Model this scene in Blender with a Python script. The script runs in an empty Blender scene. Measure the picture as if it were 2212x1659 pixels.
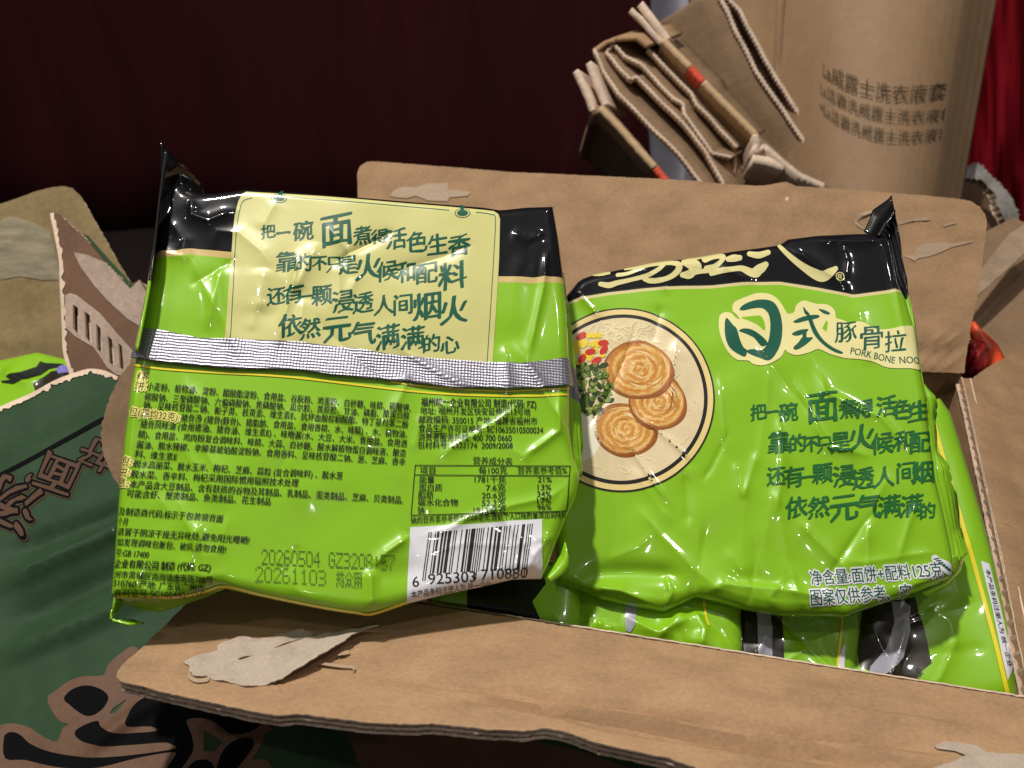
import bpy, bmesh, math, random
import numpy as np
from mathutils import Vector, Matrix, noise

rng = random.Random(7)
sc = bpy.context.scene
COL = sc.collection

# ------------------------------------------------------------------ camera
PITCH = math.radians(32.2)
FPX = 1660.0                       # focal length in units of a 2212 px wide picture
CAM = np.array([0.0, 0.0, 0.478])
R_ = np.array([1.0, 0.0, 0.0])
F_ = np.array([0.0, math.cos(PITCH), -math.sin(PITCH)])
U_ = np.array([0.0, math.sin(PITCH), math.cos(PITCH)])
cd = bpy.data.cameras.new("camera")
cam = bpy.data.objects.new("camera", cd)
COL.objects.link(cam)
cam.location = CAM
cam.rotation_euler = (math.pi / 2 - PITCH, 0, 0)
cd.sensor_width = 36.0
cd.lens = FPX / 2212.0 * 36.0
cd.clip_start = 0.01
cd.clip_end = 20.0
cd.dof.use_dof = True
cd.dof.focus_distance = 0.235
cd.dof.aperture_fstop = 20.0
sc.camera = cam

# ------------------------------------------------------------------ world, lamps, exposure
w = bpy.data.worlds.new("World")
sc.world = w
w.use_nodes = True
bgn = w.node_tree.nodes["Background"]
bgn.inputs[0].default_value = (1.0, 0.93, 0.88, 1)
bgn.inputs[1].default_value = 0.07


def lamp(name, loc, target, size, power, color=(1, 0.95, 0.88)):
    ld = bpy.data.lights.new(name, 'AREA')
    ld.shape = 'DISK'
    ld.size = size
    ld.energy = power
    ld.color = color
    o = bpy.data.objects.new(name, ld)
    COL.objects.link(o)
    o.location = loc
    o.rotation_euler = (Vector(target) - Vector(loc)).to_track_quat('-Z', 'Y').to_euler()
    return o


lamp("ceiling_or_fill_lamp", (-0.20, 0.27, 1.28), (0.0, 0.2, 0.3), 0.05, 10.6)
lamp("ceiling_or_fill_lamp", (0.62, -0.05, 1.45), (0.0, 0.2, 0.3), 0.045, 1.5)
lamp("ceiling_or_fill_lamp", (-0.68, -0.20, 1.45), (0.0, 0.2, 0.3), 0.045, 1.1)
lamp("ceiling_or_fill_lamp", (0.12, -1.15, 1.50), (0.0, 0.2, 0.3), 0.05, 1.3)  # added fill behind the camera, brightens back flap and front flap edge
lamp("ceiling_or_fill_lamp", (0.55, 0.45, 1.50), (0.0, 0.2, 0.3), 0.045, 1.4)
lamp("ceiling_or_fill_lamp", (-0.65, 0.40, 1.55), (0.0, 0.2, 0.3), 0.045, 1.2)
sc.view_settings.view_transform = 'Standard'
sc.view_settings.look = 'None'
sc.view_settings.exposure = 0.0
sc.view_settings.gamma = 1.0
sc.view_settings.use_curve_mapping = False
sc.render.engine = 'CYCLES'
sc.cycles.use_denoising = True
sc.cycles.max_bounces = 6


# ------------------------------------------------------------------ materials
def nodes_of(m):
    return m.node_tree.nodes, m.node_tree.links


def mat(name, col, rough=0.6, coat=0.0, coat_rough=0.1, metal=0.0, var=0.0, scale=300.0, bump=0.0, bscale=200.0,
        stretch=(1, 1, 1), spec=0.5, sub=None):
    m = bpy.data.materials.new(name)
    m.use_nodes = True
    n, l = nodes_of(m)
    b = n["Principled BSDF"]
    b.inputs["Base Color"].default_value = (*col, 1)
    b.inputs["Roughness"].default_value = rough
    b.inputs["Metallic"].default_value = metal
    b.inputs["Coat Weight"].default_value = coat
    b.inputs["Coat Roughness"].default_value = coat_rough
    b.inputs["Specular IOR Level"].default_value = spec
    tc = n.new("ShaderNodeTexCoord")
    mp = n.new("ShaderNodeMapping")
    mp.inputs["Scale"].default_value = stretch
    l.new(tc.outputs["Object"], mp.inputs["Vector"])
    if var > 0:
        t = n.new("ShaderNodeTexNoise")
        t.inputs["Scale"].default_value = scale
        t.inputs["Detail"].default_value = 6
        t.inputs["Roughness"].default_value = 0.7
        l.new(mp.outputs[0], t.inputs["Vector"])
        t2 = n.new("ShaderNodeTexNoise")
        t2.inputs["Scale"].default_value = scale * 0.09
        t2.inputs["Detail"].default_value = 3
        l.new(mp.outputs[0], t2.inputs["Vector"])
        ad = n.new("ShaderNodeMath")
        ad.operation = 'MULTIPLY_ADD'
        ad.inputs[1].default_value = 0.6
        l.new(t2.outputs["Fac"], ad.inputs[0])
        sc1 = n.new("ShaderNodeMath")
        sc1.operation = 'MULTIPLY'
        sc1.inputs[1].default_value = 0.7
        l.new(t.outputs["Fac"], sc1.inputs[0])
        l.new(sc1.outputs[0], ad.inputs[2])
        r = n.new("ShaderNodeValToRGB")
        r.color_ramp.elements[0].position = 0.40
        r.color_ramp.elements[1].position = 0.90
        r.color_ramp.elements[0].color = (*[c * (1 - var) for c in col], 1)
        r.color_ramp.elements[1].color = (*[min(1, c * (1 + var)) for c in col], 1)
        l.new(ad.outputs[0], r.inputs[0])
        l.new(r.outputs[0], b.inputs["Base Color"])
    if bump > 0:
        t = n.new("ShaderNodeTexNoise")
        t.inputs["Scale"].default_value = bscale
        t.inputs["Detail"].default_value = 3
        l.new(mp.outputs[0], t.inputs["Vector"])
        bp = n.new("ShaderNodeBump")
        bp.inputs["Strength"].default_value = 1.0
        bp.inputs["Distance"].default_value = bump
        l.new(t.outputs["Fac"], bp.inputs["Height"])
        l.new(bp.outputs[0], b.inputs["Normal"])
        if coat > 0:
            l.new(bp.outputs[0], b.inputs["Coat Normal"])
    return m


FILM = dict(rough=0.34, coat=1.0, coat_rough=0.065, bump=0.00007, bscale=90.0, spec=0.40)


def film(name, col, **k):
    d = dict(FILM)
    d.update(k)
    return mat(name, col, **d)


GREEN = (0.235, 0.50, 0.012)
m_green = film("green_film", GREEN)
m_black = film("black_film", (0.004, 0.004, 0.005), spec=0.12)
m_ink = film("black_ink", (0.012, 0.016, 0.012))
m_teal = film("dark_green_ink", (0.004, 0.095, 0.055))
m_cream = film("cream_ink", (0.60, 0.58, 0.22))
m_halo = film("pale_yellow_ink", (0.80, 0.74, 0.34))
m_halo2 = film("yellow_halo_ink", (0.84, 0.78, 0.22))
m_yellow = film("yellow_ink", (0.80, 0.66, 0.03))
m_gold = film("gold_ink", (0.60, 0.44, 0.17), rough=0.3)
m_pgold = film("pale_gold_ink", (0.66, 0.60, 0.27))
m_white = film("white_ink", (0.74, 0.74, 0.80))
m_dot = film("grey_date_ink", (0.035, 0.085, 0.02))
m_hair = film("dark_brown_ink", (0.022, 0.015, 0.008), var=0.7, scale=500, stretch=(1, 0.25, 0.25))
m_grey = film("grey_band_ink", (0.36, 0.36, 0.42))
m_kraft = mat("kraft_board", (0.335, 0.206, 0.112), 0.75, var=0.28, scale=1150, stretch=(0.6, 1, 1), bump=0.00002, bscale=900, spec=0.2)
m_kraft2 = mat("kraft_board_dull", (0.24, 0.155, 0.092), 0.8, var=0.25, scale=500, bump=0.00006, bscale=700, spec=0.15)
m_edge = mat("torn_board_edge", (0.62, 0.48, 0.37), 0.9, var=0.35, scale=900, bump=0.0002, bscale=1500, spec=0.1)
m_core = mat("board_core", (0.32, 0.23, 0.16), 0.9, var=0.4, scale=900, spec=0.1)
m_dkraft = mat("brown_printed_board", (0.13, 0.068, 0.04), 0.6, var=0.25, scale=600, spec=0.25)
m_lbrown = mat("brown_letter_ink", (0.085, 0.047, 0.029), 0.7, spec=0.15)
m_pgreen = mat("dark_green_printed_board", (0.025, 0.057, 0.025), 0.65, var=0.25, scale=130, stretch=(1, 1, 1), spec=0.15)
m_pblack = mat("black_printed_board", (0.004, 0.004, 0.005), 0.8, spec=0.06)
m_paper = mat("torn_grey_paper", (0.41, 0.335, 0.27), 0.95, var=0.22, scale=1200, bump=0.0002, bscale=1500, spec=0.1)
m_glue = mat("dried_glue", (0.37, 0.26, 0.17), 0.6, coat=0.0, spec=0.5, bump=0.0002, bscale=600)
m_curtain = mat("dark_red_cloth", (0.040, 0.004, 0.006), 0.9, var=0.45, scale=6, stretch=(3, 1, 0.3), spec=0.2)
m_red = mat("red_plastic", (0.17, 0.003, 0.008), 0.85, coat=0.0, spec=0.1, bump=0.002, bscale=14)
m_orange = mat("orange_red_strap", (0.75, 0.07, 0.012), 0.4, coat=0.3)
m_redcloth = mat("red_film", (0.50, 0.012, 0.018), 0.3, coat=0.5, bump=0.001, bscale=90)
m_tan = mat("tan_tape_edge", (0.50, 0.34, 0.19), 0.7, var=0.1, scale=300)
m_redink = mat("red_printed_edge", (0.62, 0.07, 0.03), 0.7)
m_sack = mat("bluish_white_plastic", (0.17, 0.165, 0.20), 0.5, bump=0.002, bscale=25)
m_floor = mat("dark_floor", (0.016, 0.008, 0.008), 0.8, var=0.3, scale=20)
m_gtorn = mat("torn_grey_board", (0.27, 0.25, 0.23), 0.95, var=0.4, scale=250, bump=0.001, bscale=300)
m_dark = mat("dark_print_ink", (0.01, 0.01, 0.01), 0.6)
m_carton_ink = mat("carton_grey_ink", (0.075, 0.055, 0.033), 0.8, spec=0.1)


def band_film(name):
    """film whose print changes colour across the gold line: attribute 'band' is millimetres above the line"""
    m = film(name, GREEN)
    n, l = nodes_of(m)
    a = n.new("ShaderNodeAttribute")
    a.attribute_name = "band"
    mr = n.new("ShaderNodeMapRange")
    mr.inputs["From Min"].default_value = -4
    mr.inputs["From Max"].default_value = 4
    l.new(a.outputs["Fac"], mr.inputs["Value"])
    r = n.new("ShaderNodeValToRGB")
    r.color_ramp.interpolation = 'CONSTANT'
    e = r.color_ramp.elements
    e[0].position = 0
    e[0].color = (*GREEN, 1)
    e[1].position = 0.5 - 1.0 / 8
    e[1].color = (0.60, 0.44, 0.17, 1)
    x = e.new(0.5 + 1.0 / 8)
    x.color = (0.006, 0.006, 0.008, 1)
    l.new(mr.outputs[0], r.inputs[0])
    l.new(r.outputs[0], n["Principled BSDF"].inputs["Base Color"])
    st = n.new("ShaderNodeMapRange")
    st.inputs["From Min"].default_value = 0.9
    st.inputs["From Max"].default_value = 1.1
    st.inputs["To Min"].default_value = 0.40
    st.inputs["To Max"].default_value = 0.10
    l.new(a.outputs["Fac"], st.inputs["Value"])
    l.new(st.outputs[0], n["Principled BSDF"].inputs["Specular IOR Level"])
    return m


def seam_film():
    m = bpy.data.materials.new("silver_crimp")
    m.use_nodes = True
    n, l = nodes_of(m)
    b = n["Principled BSDF"]
    b.inputs["Base Color"].default_value = (0.33, 0.32, 0.38, 1)
    b.inputs["Metallic"].default_value = 0.7
    b.inputs["Roughness"].default_value = 0.40
    a = n.new("ShaderNodeAttribute")
    a.attribute_name = "uvmm"
    sp = n.new("ShaderNodeSeparateXYZ")
    l.new(a.outputs["Vector"], sp.inputs[0])
    outs = []
    for ax, per in ((0, 0.95), (1, 0.92)):
        k = n.new("ShaderNodeMath")
        k.operation = 'MULTIPLY'
        k.inputs[1].default_value = 2 * math.pi / per
        l.new(sp.outputs[ax], k.inputs[0])
        tn = n.new("ShaderNodeTexNoise")
        tn.inputs["Scale"].default_value = 0.35
        l.new(a.outputs["Vector"], tn.inputs["Vector"])
        kk = n.new("ShaderNodeMath")
        kk.operation = 'MULTIPLY_ADD'
        kk.inputs[1].default_value = 5.0
        l.new(tn.outputs["Fac"], kk.inputs[0])
        l.new(k.outputs[0], kk.inputs[2])
        s = n.new("ShaderNodeMath")
        s.operation = 'SINE'
        l.new(kk.outputs[0], s.inputs[0])
        outs.append(s)
    ad = n.new("ShaderNodeMath")
    ad.operation = 'MULTIPLY_ADD'
    ad.inputs[1].default_value = 0.55
    l.new(outs[0].outputs[0], ad.inputs[0])
    l.new(outs[1].outputs[0], ad.inputs[2])
    bp = n.new("ShaderNodeBump")
    bp.inputs["Strength"].default_value = 1
    bp.inputs["Distance"].default_value = 0.00005
    l.new(ad.outputs[0], bp.inputs["Height"])
    l.new(bp.outputs[0], b.inputs["Normal"])
    return m


def meat_film():
    m = film("roast_pork_picture", (0.7, 0.35, 0.08))
    n, l = nodes_of(m)
    a = n.new("ShaderNodeAttribute")
    a.attribute_name = "uvmm"
    sp = n.new("ShaderNodeSeparateXYZ")
    l.new(a.outputs["Vector"], sp.inputs[0])
    ln = n.new("ShaderNodeVectorMath")
    ln.operation = 'LENGTH'
    l.new(a.outputs["Vector"], ln.inputs[0])
    at2 = n.new("ShaderNodeMath")
    at2.operation = 'ARCTAN2'
    l.new(sp.outputs[1], at2.inputs[0])
    l.new(sp.outputs[0], at2.inputs[1])
    an = n.new("ShaderNodeMath")
    an.operation = 'DIVIDE'
    an.inputs[1].default_value = 2 * math.pi
    l.new(at2.outputs[0], an.inputs[0])
    tx = n.new("ShaderNodeTexNoise")
    tx.inputs["Scale"].default_value = 4.5
    tx.inputs["Detail"].default_value = 9
    tx.inputs["Roughness"].default_value = 0.72
    l.new(a.outputs["Vector"], tx.inputs["Vector"])
    m1 = n.new("ShaderNodeMath")
    m1.operation = 'MULTIPLY_ADD'
    m1.inputs[1].default_value = 4.2
    l.new(ln.outputs["Value"], m1.inputs[0])
    l.new(an.outputs[0], m1.inputs[2])
    m2 = n.new("ShaderNodeMath")
    m2.operation = 'MULTIPLY_ADD'
    m2.inputs[1].default_value = 1.9
    l.new(tx.outputs["Fac"], m2.inputs[0])
    l.new(m1.outputs[0], m2.inputs[2])
    fr = n.new("ShaderNodeMath")
    fr.operation = 'FRACT'
    l.new(m2.outputs[0], fr.inputs[0])
    r = n.new("ShaderNodeValToRGB")
    e = r.color_ramp.elements
    e[0].position = 0.0
    e[0].color = (0.56, 0.20, 0.03, 1)
    e[1].position = 1.0
    e[1].color = (0.58, 0.22, 0.035, 1)
    for p, c in ((0.25, (0.66, 0.33, 0.07)), (0.45, (0.74, 0.46, 0.14)), (0.55, (0.82, 0.62, 0.30)), (0.66, (0.70, 0.38, 0.09)), (0.9, (0.56, 0.24, 0.045))):
        x = e.new(p)
        x.color = (*c, 1)
    l.new(fr.outputs[0], r.inputs[0])
    r2 = n.new("ShaderNodeValToRGB")
    r2.color_ramp.elements[0].position = 0.86
    r2.color_ramp.elements[0].color = (1, 1, 1, 1)
    r2.color_ramp.elements[1].position = 1.0
    r2.color_ramp.elements[1].color = (0.52, 0.30, 0.2, 1)
    l.new(ln.outputs["Value"], r2.inputs[0])
    mx = n.new("ShaderNodeMixRGB")
    mx.blend_type = 'MULTIPLY'
    mx.inputs[0].default_value = 1
    l.new(r.outputs[0], mx.inputs[1])
    l.new(r2.outputs[0], mx.inputs[2])
    l.new(mx.outputs[0], n["Principled BSDF"].inputs["Base Color"])
    return m


m_seam = seam_film()
m_meat = meat_film()
m_soup = film("cream_soup_picture", (0.75, 0.62, 0.38), var=0.12, scale=300)
m_noodle = film("noodle_picture", (0.80, 0.70, 0.42))
m_corn = film("corn_picture", (0.85, 0.62, 0.04))
m_goji = film("goji_picture", (0.58, 0.035, 0.02))
m_onion = film("spring_onion_picture", (0.075, 0.145, 0.016))
m_onion2 = film("pale_spring_onion_picture", (0.22, 0.30, 0.05))
m_onion3 = film("dark_spring_onion_picture", (0.03, 0.05, 0.008))
m_egg = film("egg_picture", (0.82, 0.78, 0.62))
m_rim = film("bowl_rim_picture", (0.78, 0.62, 0.26))
m_blackrim = film("bowl_edge_picture", (0.012, 0.012, 0.010))
m_band_l = band_film("printed_film_back")
m_band_r = band_film("printed_film_front")


# ------------------------------------------------------------------ geometry helpers
def ray(px, py):
    return F_ + R_ * ((px - 1106.0) / FPX) + U_ * ((829.5 - py) / FPX)


def at(px, py, d):
    return CAM + d * ray(px, py)


def unit(v):
    v = np.asarray(v, float)
    return v / np.linalg.norm(v)


def cs(v):                                  # camera-frame vector -> world
    return v[0] * R_ + v[1] * U_ + v[2] * F_


def Z(x0, y0, k, pts):                      # zoomed crop coordinates -> 2212 px picture coordinates
    return [((x0 + k * x) / 1.82278, (y0 + k * y) / 1.82278) for x, y in pts]


def seg_dist(P, pl):
    """distance of points P (n,2) to a polyline, and the relative arc length of the nearest point"""
    pl = np.asarray(pl, float)
    L = np.concatenate([[0], np.cumsum(np.linalg.norm(np.diff(pl, axis=0), axis=1))])
    best = np.full(len(P), 1e9)
    arc = np.zeros(len(P))
    sgn = np.zeros(len(P))
    for i in range(len(pl) - 1):
        a, b = pl[i], pl[i + 1]
        ab = b - a
        q = np.dot(ab, ab) + 1e-18
        t = np.clip(((P - a) @ ab) / q, 0, 1)
        c = a + t[:, None] * ab
        d = np.linalg.norm(P - c, axis=1)
        k = d < best
        best[k] = d[k]
        arc[k] = (L[i] + t[k] * math.sqrt(q)) / L[-1]
        cr = ab[0] * (P[:, 1] - a[1]) - ab[1] * (P[:, 0] - a[0])
        sgn[k] = np.sign(cr[k])
    return best, arc, sgn


def inside(P, poly):
    poly = np.asarray(poly)
    x, y = P[:, 0], P[:, 1]
    r = np.zeros(len(P), bool)
    j = len(poly) - 1
    for i in range(len(poly)):
        xi, yi = poly[i]
        xj, yj = poly[j]
        c = ((yi > y) != (yj > y)) & (x < (xj - xi) * (y - yi) / (yj - yi + 1e-15) + xi)
        r ^= c
        j = i
    return r


class Sheet:
    """a real plane with a relief; outlines are read off the picture once and kept as points on this surface"""

    def __init__(s, O, X, Y, wave=0.0, seed=0.0):
        s.O = np.asarray(O, float)
        s.X = unit(X)
        s.Y = unit(np.asarray(Y, float) - s.X * np.dot(s.X, Y))
        s.N = np.cross(s.X, s.Y)
        s.ridges = []
        s.outline = None
        s.er, s.eh = 0.0042, 0.0042
        s.wave, s.seed = wave, seed
        s.zero = 0.0
        s.G = None

    def loc(s, px, py, z=0.0):
        r = ray(px, py)
        P = CAM + r * (np.dot(s.O + s.N * z - CAM, s.N) / np.dot(r, s.N))
        v = P - s.O
        return np.array([np.dot(v, s.X), np.dot(v, s.Y)])

    def locs(s, pp, z):
        pp = np.asarray(pp, float)
        r = F_[None] + R_[None] * ((pp[:, :1] - 1106.0) / FPX) + U_[None] * ((829.5 - pp[:, 1:2]) / FPX)
        t = ((s.O - CAM) @ s.N + np.asarray(z)) / (r @ s.N)
        v = CAM + r * t[:, None] - s.O
        return np.column_stack([v @ s.X, v @ s.Y])

    def surf(s, px, py):
        return s.pts([(px, py)])[0]

    def pts(s, pp, z=None):
        pp = np.asarray(pp, float)
        if z is not None:
            return s.locs(pp, np.full(len(pp), float(z)))
        zz = np.zeros(len(pp))
        for _ in range(4):
            zz = s.z(s.locs(pp, zz))
        return s.locs(pp, zz)

    def bake(s, step=0.0003):
        lo, hi = s.outline.min(0) - 0.004, s.outline.max(0) + 0.004
        nx, ny = (np.ceil((hi - lo) / step).astype(int) + 1)
        gx, gy = np.meshgrid(lo[0] + step * np.arange(nx), lo[1] + step * np.arange(ny))
        P = np.column_stack([gx.ravel(), gy.ravel()])
        s.G = None
        G = s.z(P).reshape(ny, nx)
        s.G, s.lo, s.step = G, lo, step

    def zg(s, P):
        q = (P - s.lo) / s.step
        ny, nx = s.G.shape
        x = np.clip(q[:, 0], 0, nx - 1.001)
        y = np.clip(q[:, 1], 0, ny - 1.001)
        i, j = x.astype(int), y.astype(int)
        fx, fy = x - i, y - j
        G = s.G
        return (G[j, i] * (1 - fx) + G[j, i + 1] * fx) * (1 - fy) + (G[j + 1, i] * (1 - fx) + G[j + 1, i + 1] * fx) * fy

    def ridge(s, pp, amp, width, kind='g', taper=0.25):
        s.ridges.append((np.array([s.loc(*q) for q in pp]), amp * 1e-3, width * 1e-3, kind, taper))

    def z(s, P):
        P = np.asarray(P, float)
        if s.G is not None:
            return s.zg(P)
        out = np.full(len(P), s.zero)
        if s.wave:
            k = s.seed
            x, y = P[:, 0] * 1000, P[:, 1] * 1000
            out += s.wave * (np.sin(x / 9.1 + 1.3 * np.sin(y / 13 + k) + k) * np.sin(y / 11.3 + 1.1 * np.sin(x / 15 - k))
                             + 0.5 * np.sin(x / 4.7 - y / 6.1 + 2 * k + 1.5 * np.sin(y / 8)) * np.sin(y / 17 + x / 23 + k))
        for pl, a, wd, kind, tp in s.ridges:
            d, arc, sg = seg_dist(P, pl)
            t = np.clip(np.minimum(arc, 1 - arc) / max(tp, 1e-6), 0, 1)
            t = t * t * (3 - 2 * t)
            if kind == 'g':
                out += a * t * np.exp(-(d / wd) ** 2)
            elif kind == 's':               # sharp tent-like crease
                out += 1.15 * a * t * np.exp(-np.sqrt((d / (0.85 * wd)) ** 2 + 0.012) + 0.11)
            elif kind == 'step':            # one side lower than the other
                out += a * t * np.tanh(sg * d / wd) * np.exp(-(d / (wd * 5)) ** 2)
        if s.outline is not None:
            d, _, _ = seg_dist(P, np.vstack([s.outline, s.outline[:1]]))
            d = np.where(inside(P, s.outline), d, 0)
            e = np.clip(1 - d / s.er, 0, 1)
            out = out * np.clip(d / (s.er * 0.9), 0.0, 1) - s.eh * (1 - np.sqrt(np.clip(1 - e * e, 0, 1)))
        return out

    def W(s, P, off=0.0):
        P = np.asarray(P, float)
        zz = s.z(P) + off
        return s.O + P[:, :1] * s.X + P[:, 1:2] * s.Y + zz[:, None] * s.N

    def normals(s, P):
        h = 4.5e-4
        P = np.asarray(P, float)
        zx = (s.z(P + [h, 0]) - s.z(P - [h, 0])) / (2 * h)
        zy = (s.z(P + [0, h]) - s.z(P - [0, h])) / (2 * h)
        n = s.N[None, :] - zx[:, None] * s.X - zy[:, None] * s.Y
        return n / np.linalg.norm(n, axis=1)[:, None]


def thing(name, label, cat, loc=(0, 0, 0), group=None):
    o = bpy.data.objects.new(name, None)
    o.empty_display_size = 0.02
    COL.objects.link(o)
    o.location = loc
    o["label"] = label
    o["category"] = cat
    if group:
        o["group"] = group
    return o


def build(name, V, Fc, mats, parent=None, midx=None, smooth=True, normals=None, attrs=None, label=None, sharp=None):
    V = np.asarray(V, float)
    org = np.array(parent_world(parent))
    me = bpy.data.meshes.new(name)
    me.from_pydata((V - org).tolist(), [], [tuple(int(i) for i in f) for f in Fc])
    if not isinstance(mats, (list, tuple)):
        mats = [mats]
    for m in mats:
        me.materials.append(m)
    if midx is not None:
        me.polygons.foreach_set("material_index", np.asarray(midx, np.int32))
    me.polygons.foreach_set("use_smooth", [smooth] * len(me.polygons))
    for k, a in (attrs or {}).items():
        a = np.asarray(a, np.float32)
        if a.ndim == 1:
            t = me.attributes.new(k, 'FLOAT', 'POINT')
            t.data.foreach_set("value", a)
        else:
            t = me.attributes.new(k, 'FLOAT_VECTOR', 'POINT')
            t.data.foreach_set("vector", a.ravel())
    me.update()
    if sharp:
        me.set_sharp_from_angle(angle=sharp)
    if normals is not None:
        me.normals_split_custom_set_from_vertices([tuple(x) for x in normals])
    o = bpy.data.objects.new(name, me)
    COL.objects.link(o)
    if parent is not None:
        o.parent = parent
        if parent.type == 'MESH':
            o.location = (0, 0, 0)
    if label:
        o["label"] = label
    return o


def parent_world(p):
    t = Vector((0, 0, 0))
    while p is not None:
        t += p.location
        p = p.parent
    return t


def tri_poly(loops, grid=None):
    """2D loops (outer, holes...) -> verts, faces, optionally cut on a grid"""
    bm = bmesh.new()
    es = []
    for lp in loops:
        vs = [bm.verts.new((float(x), float(y), 0)) for x, y in lp]
        for i in range(len(vs)):
            try:
                es.append(bm.edges.new((vs[i], vs[(i + 1) % len(vs)])))
            except ValueError:
                pass
    bmesh.ops.triangle_fill(bm, use_beauty=True, use_dissolve=False, edges=es)
    for f in bm.faces:
        f.normal_update()
        if f.normal.z < 0:
            f.normal_flip()
    if grid:
        cut_grid(bm, grid)
    return dump(bm)


def cut_grid(bm, g):
    if not bm.verts:
        return
    for ax in (0, 1):
        lo = min(v.co[ax] for v in bm.verts)
        hi = max(v.co[ax] for v in bm.verts)
        k = math.floor(lo / g) + 1
        no = Vector((1, 0, 0)) if ax == 0 else Vector((0, 1, 0))
        while k * g < hi:
            bmesh.ops.bisect_plane(bm, geom=bm.verts[:] + bm.edges[:] + bm.faces[:], dist=1e-8, plane_co=no * (k * g), plane_no=no)
            k += 1


def dump(bm):
    bm.verts.index_update()
    V = np.array([v.co[:2] for v in bm.verts]).reshape(-1, 2)
    Fc = [[v.index for v in f.verts] for f in bm.faces]
    bm.free()
    return V, Fc


_fc = {}


def glyphs(text):
    """text as a flat 2D mesh at size 1: verts, faces, width of the run"""
    key = text
    if key in _fc:
        return _fc[key]
    c = bpy.data.curves.new('t', 'FONT')
    c.body = text
    c.size = 1
    c.resolution_u = 3
    o = bpy.data.objects.new('t', c)
    COL.objects.link(o)
    dg = bpy.context.evaluated_depsgraph_get()
    e = o.evaluated_get(dg)
    me = e.to_mesh()
    V = np.array([v.co[:2] for v in me.vertices]).reshape(-1, 2)
    Fc = [list(p.vertices) for p in me.polygons]
    e.to_mesh_clear()
    bpy.data.objects.remove(o)
    bpy.data.curves.remove(c)
    _fc[key] = (V, Fc)
    return _fc[key]


def heavy(bold, halo=False):
    """small shifts of a run of text that together make its strokes heavier"""
    if bold <= 0:
        return [(0, 0)]
    if not halo:
        return [(bold * t, 0.42 * bold * t) for t in (-1, -0.5, 0, 0.5, 1)]
    n = 12
    ring = [(bold * math.cos(6.2832 * (k + 0.5) / n), bold * (1 if halo else 0.55) * math.sin(6.2832 * (k + 0.5) / n)) for k in range(n)]
    if halo:
        ring += [(0.5 * x, 0.5 * y) for x, y in ring[::2]]
    return ring


def cut_mesh(V, Fc, g):
    bm = bmesh.new()
    vs = [bm.verts.new((float(x), float(y), 0)) for x, y in V]
    for f in Fc:
        try:
            bm.faces.new([vs[i] for i in f])
        except ValueError:
            pass
    cut_grid(bm, g)
    return dump(bm)


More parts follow.
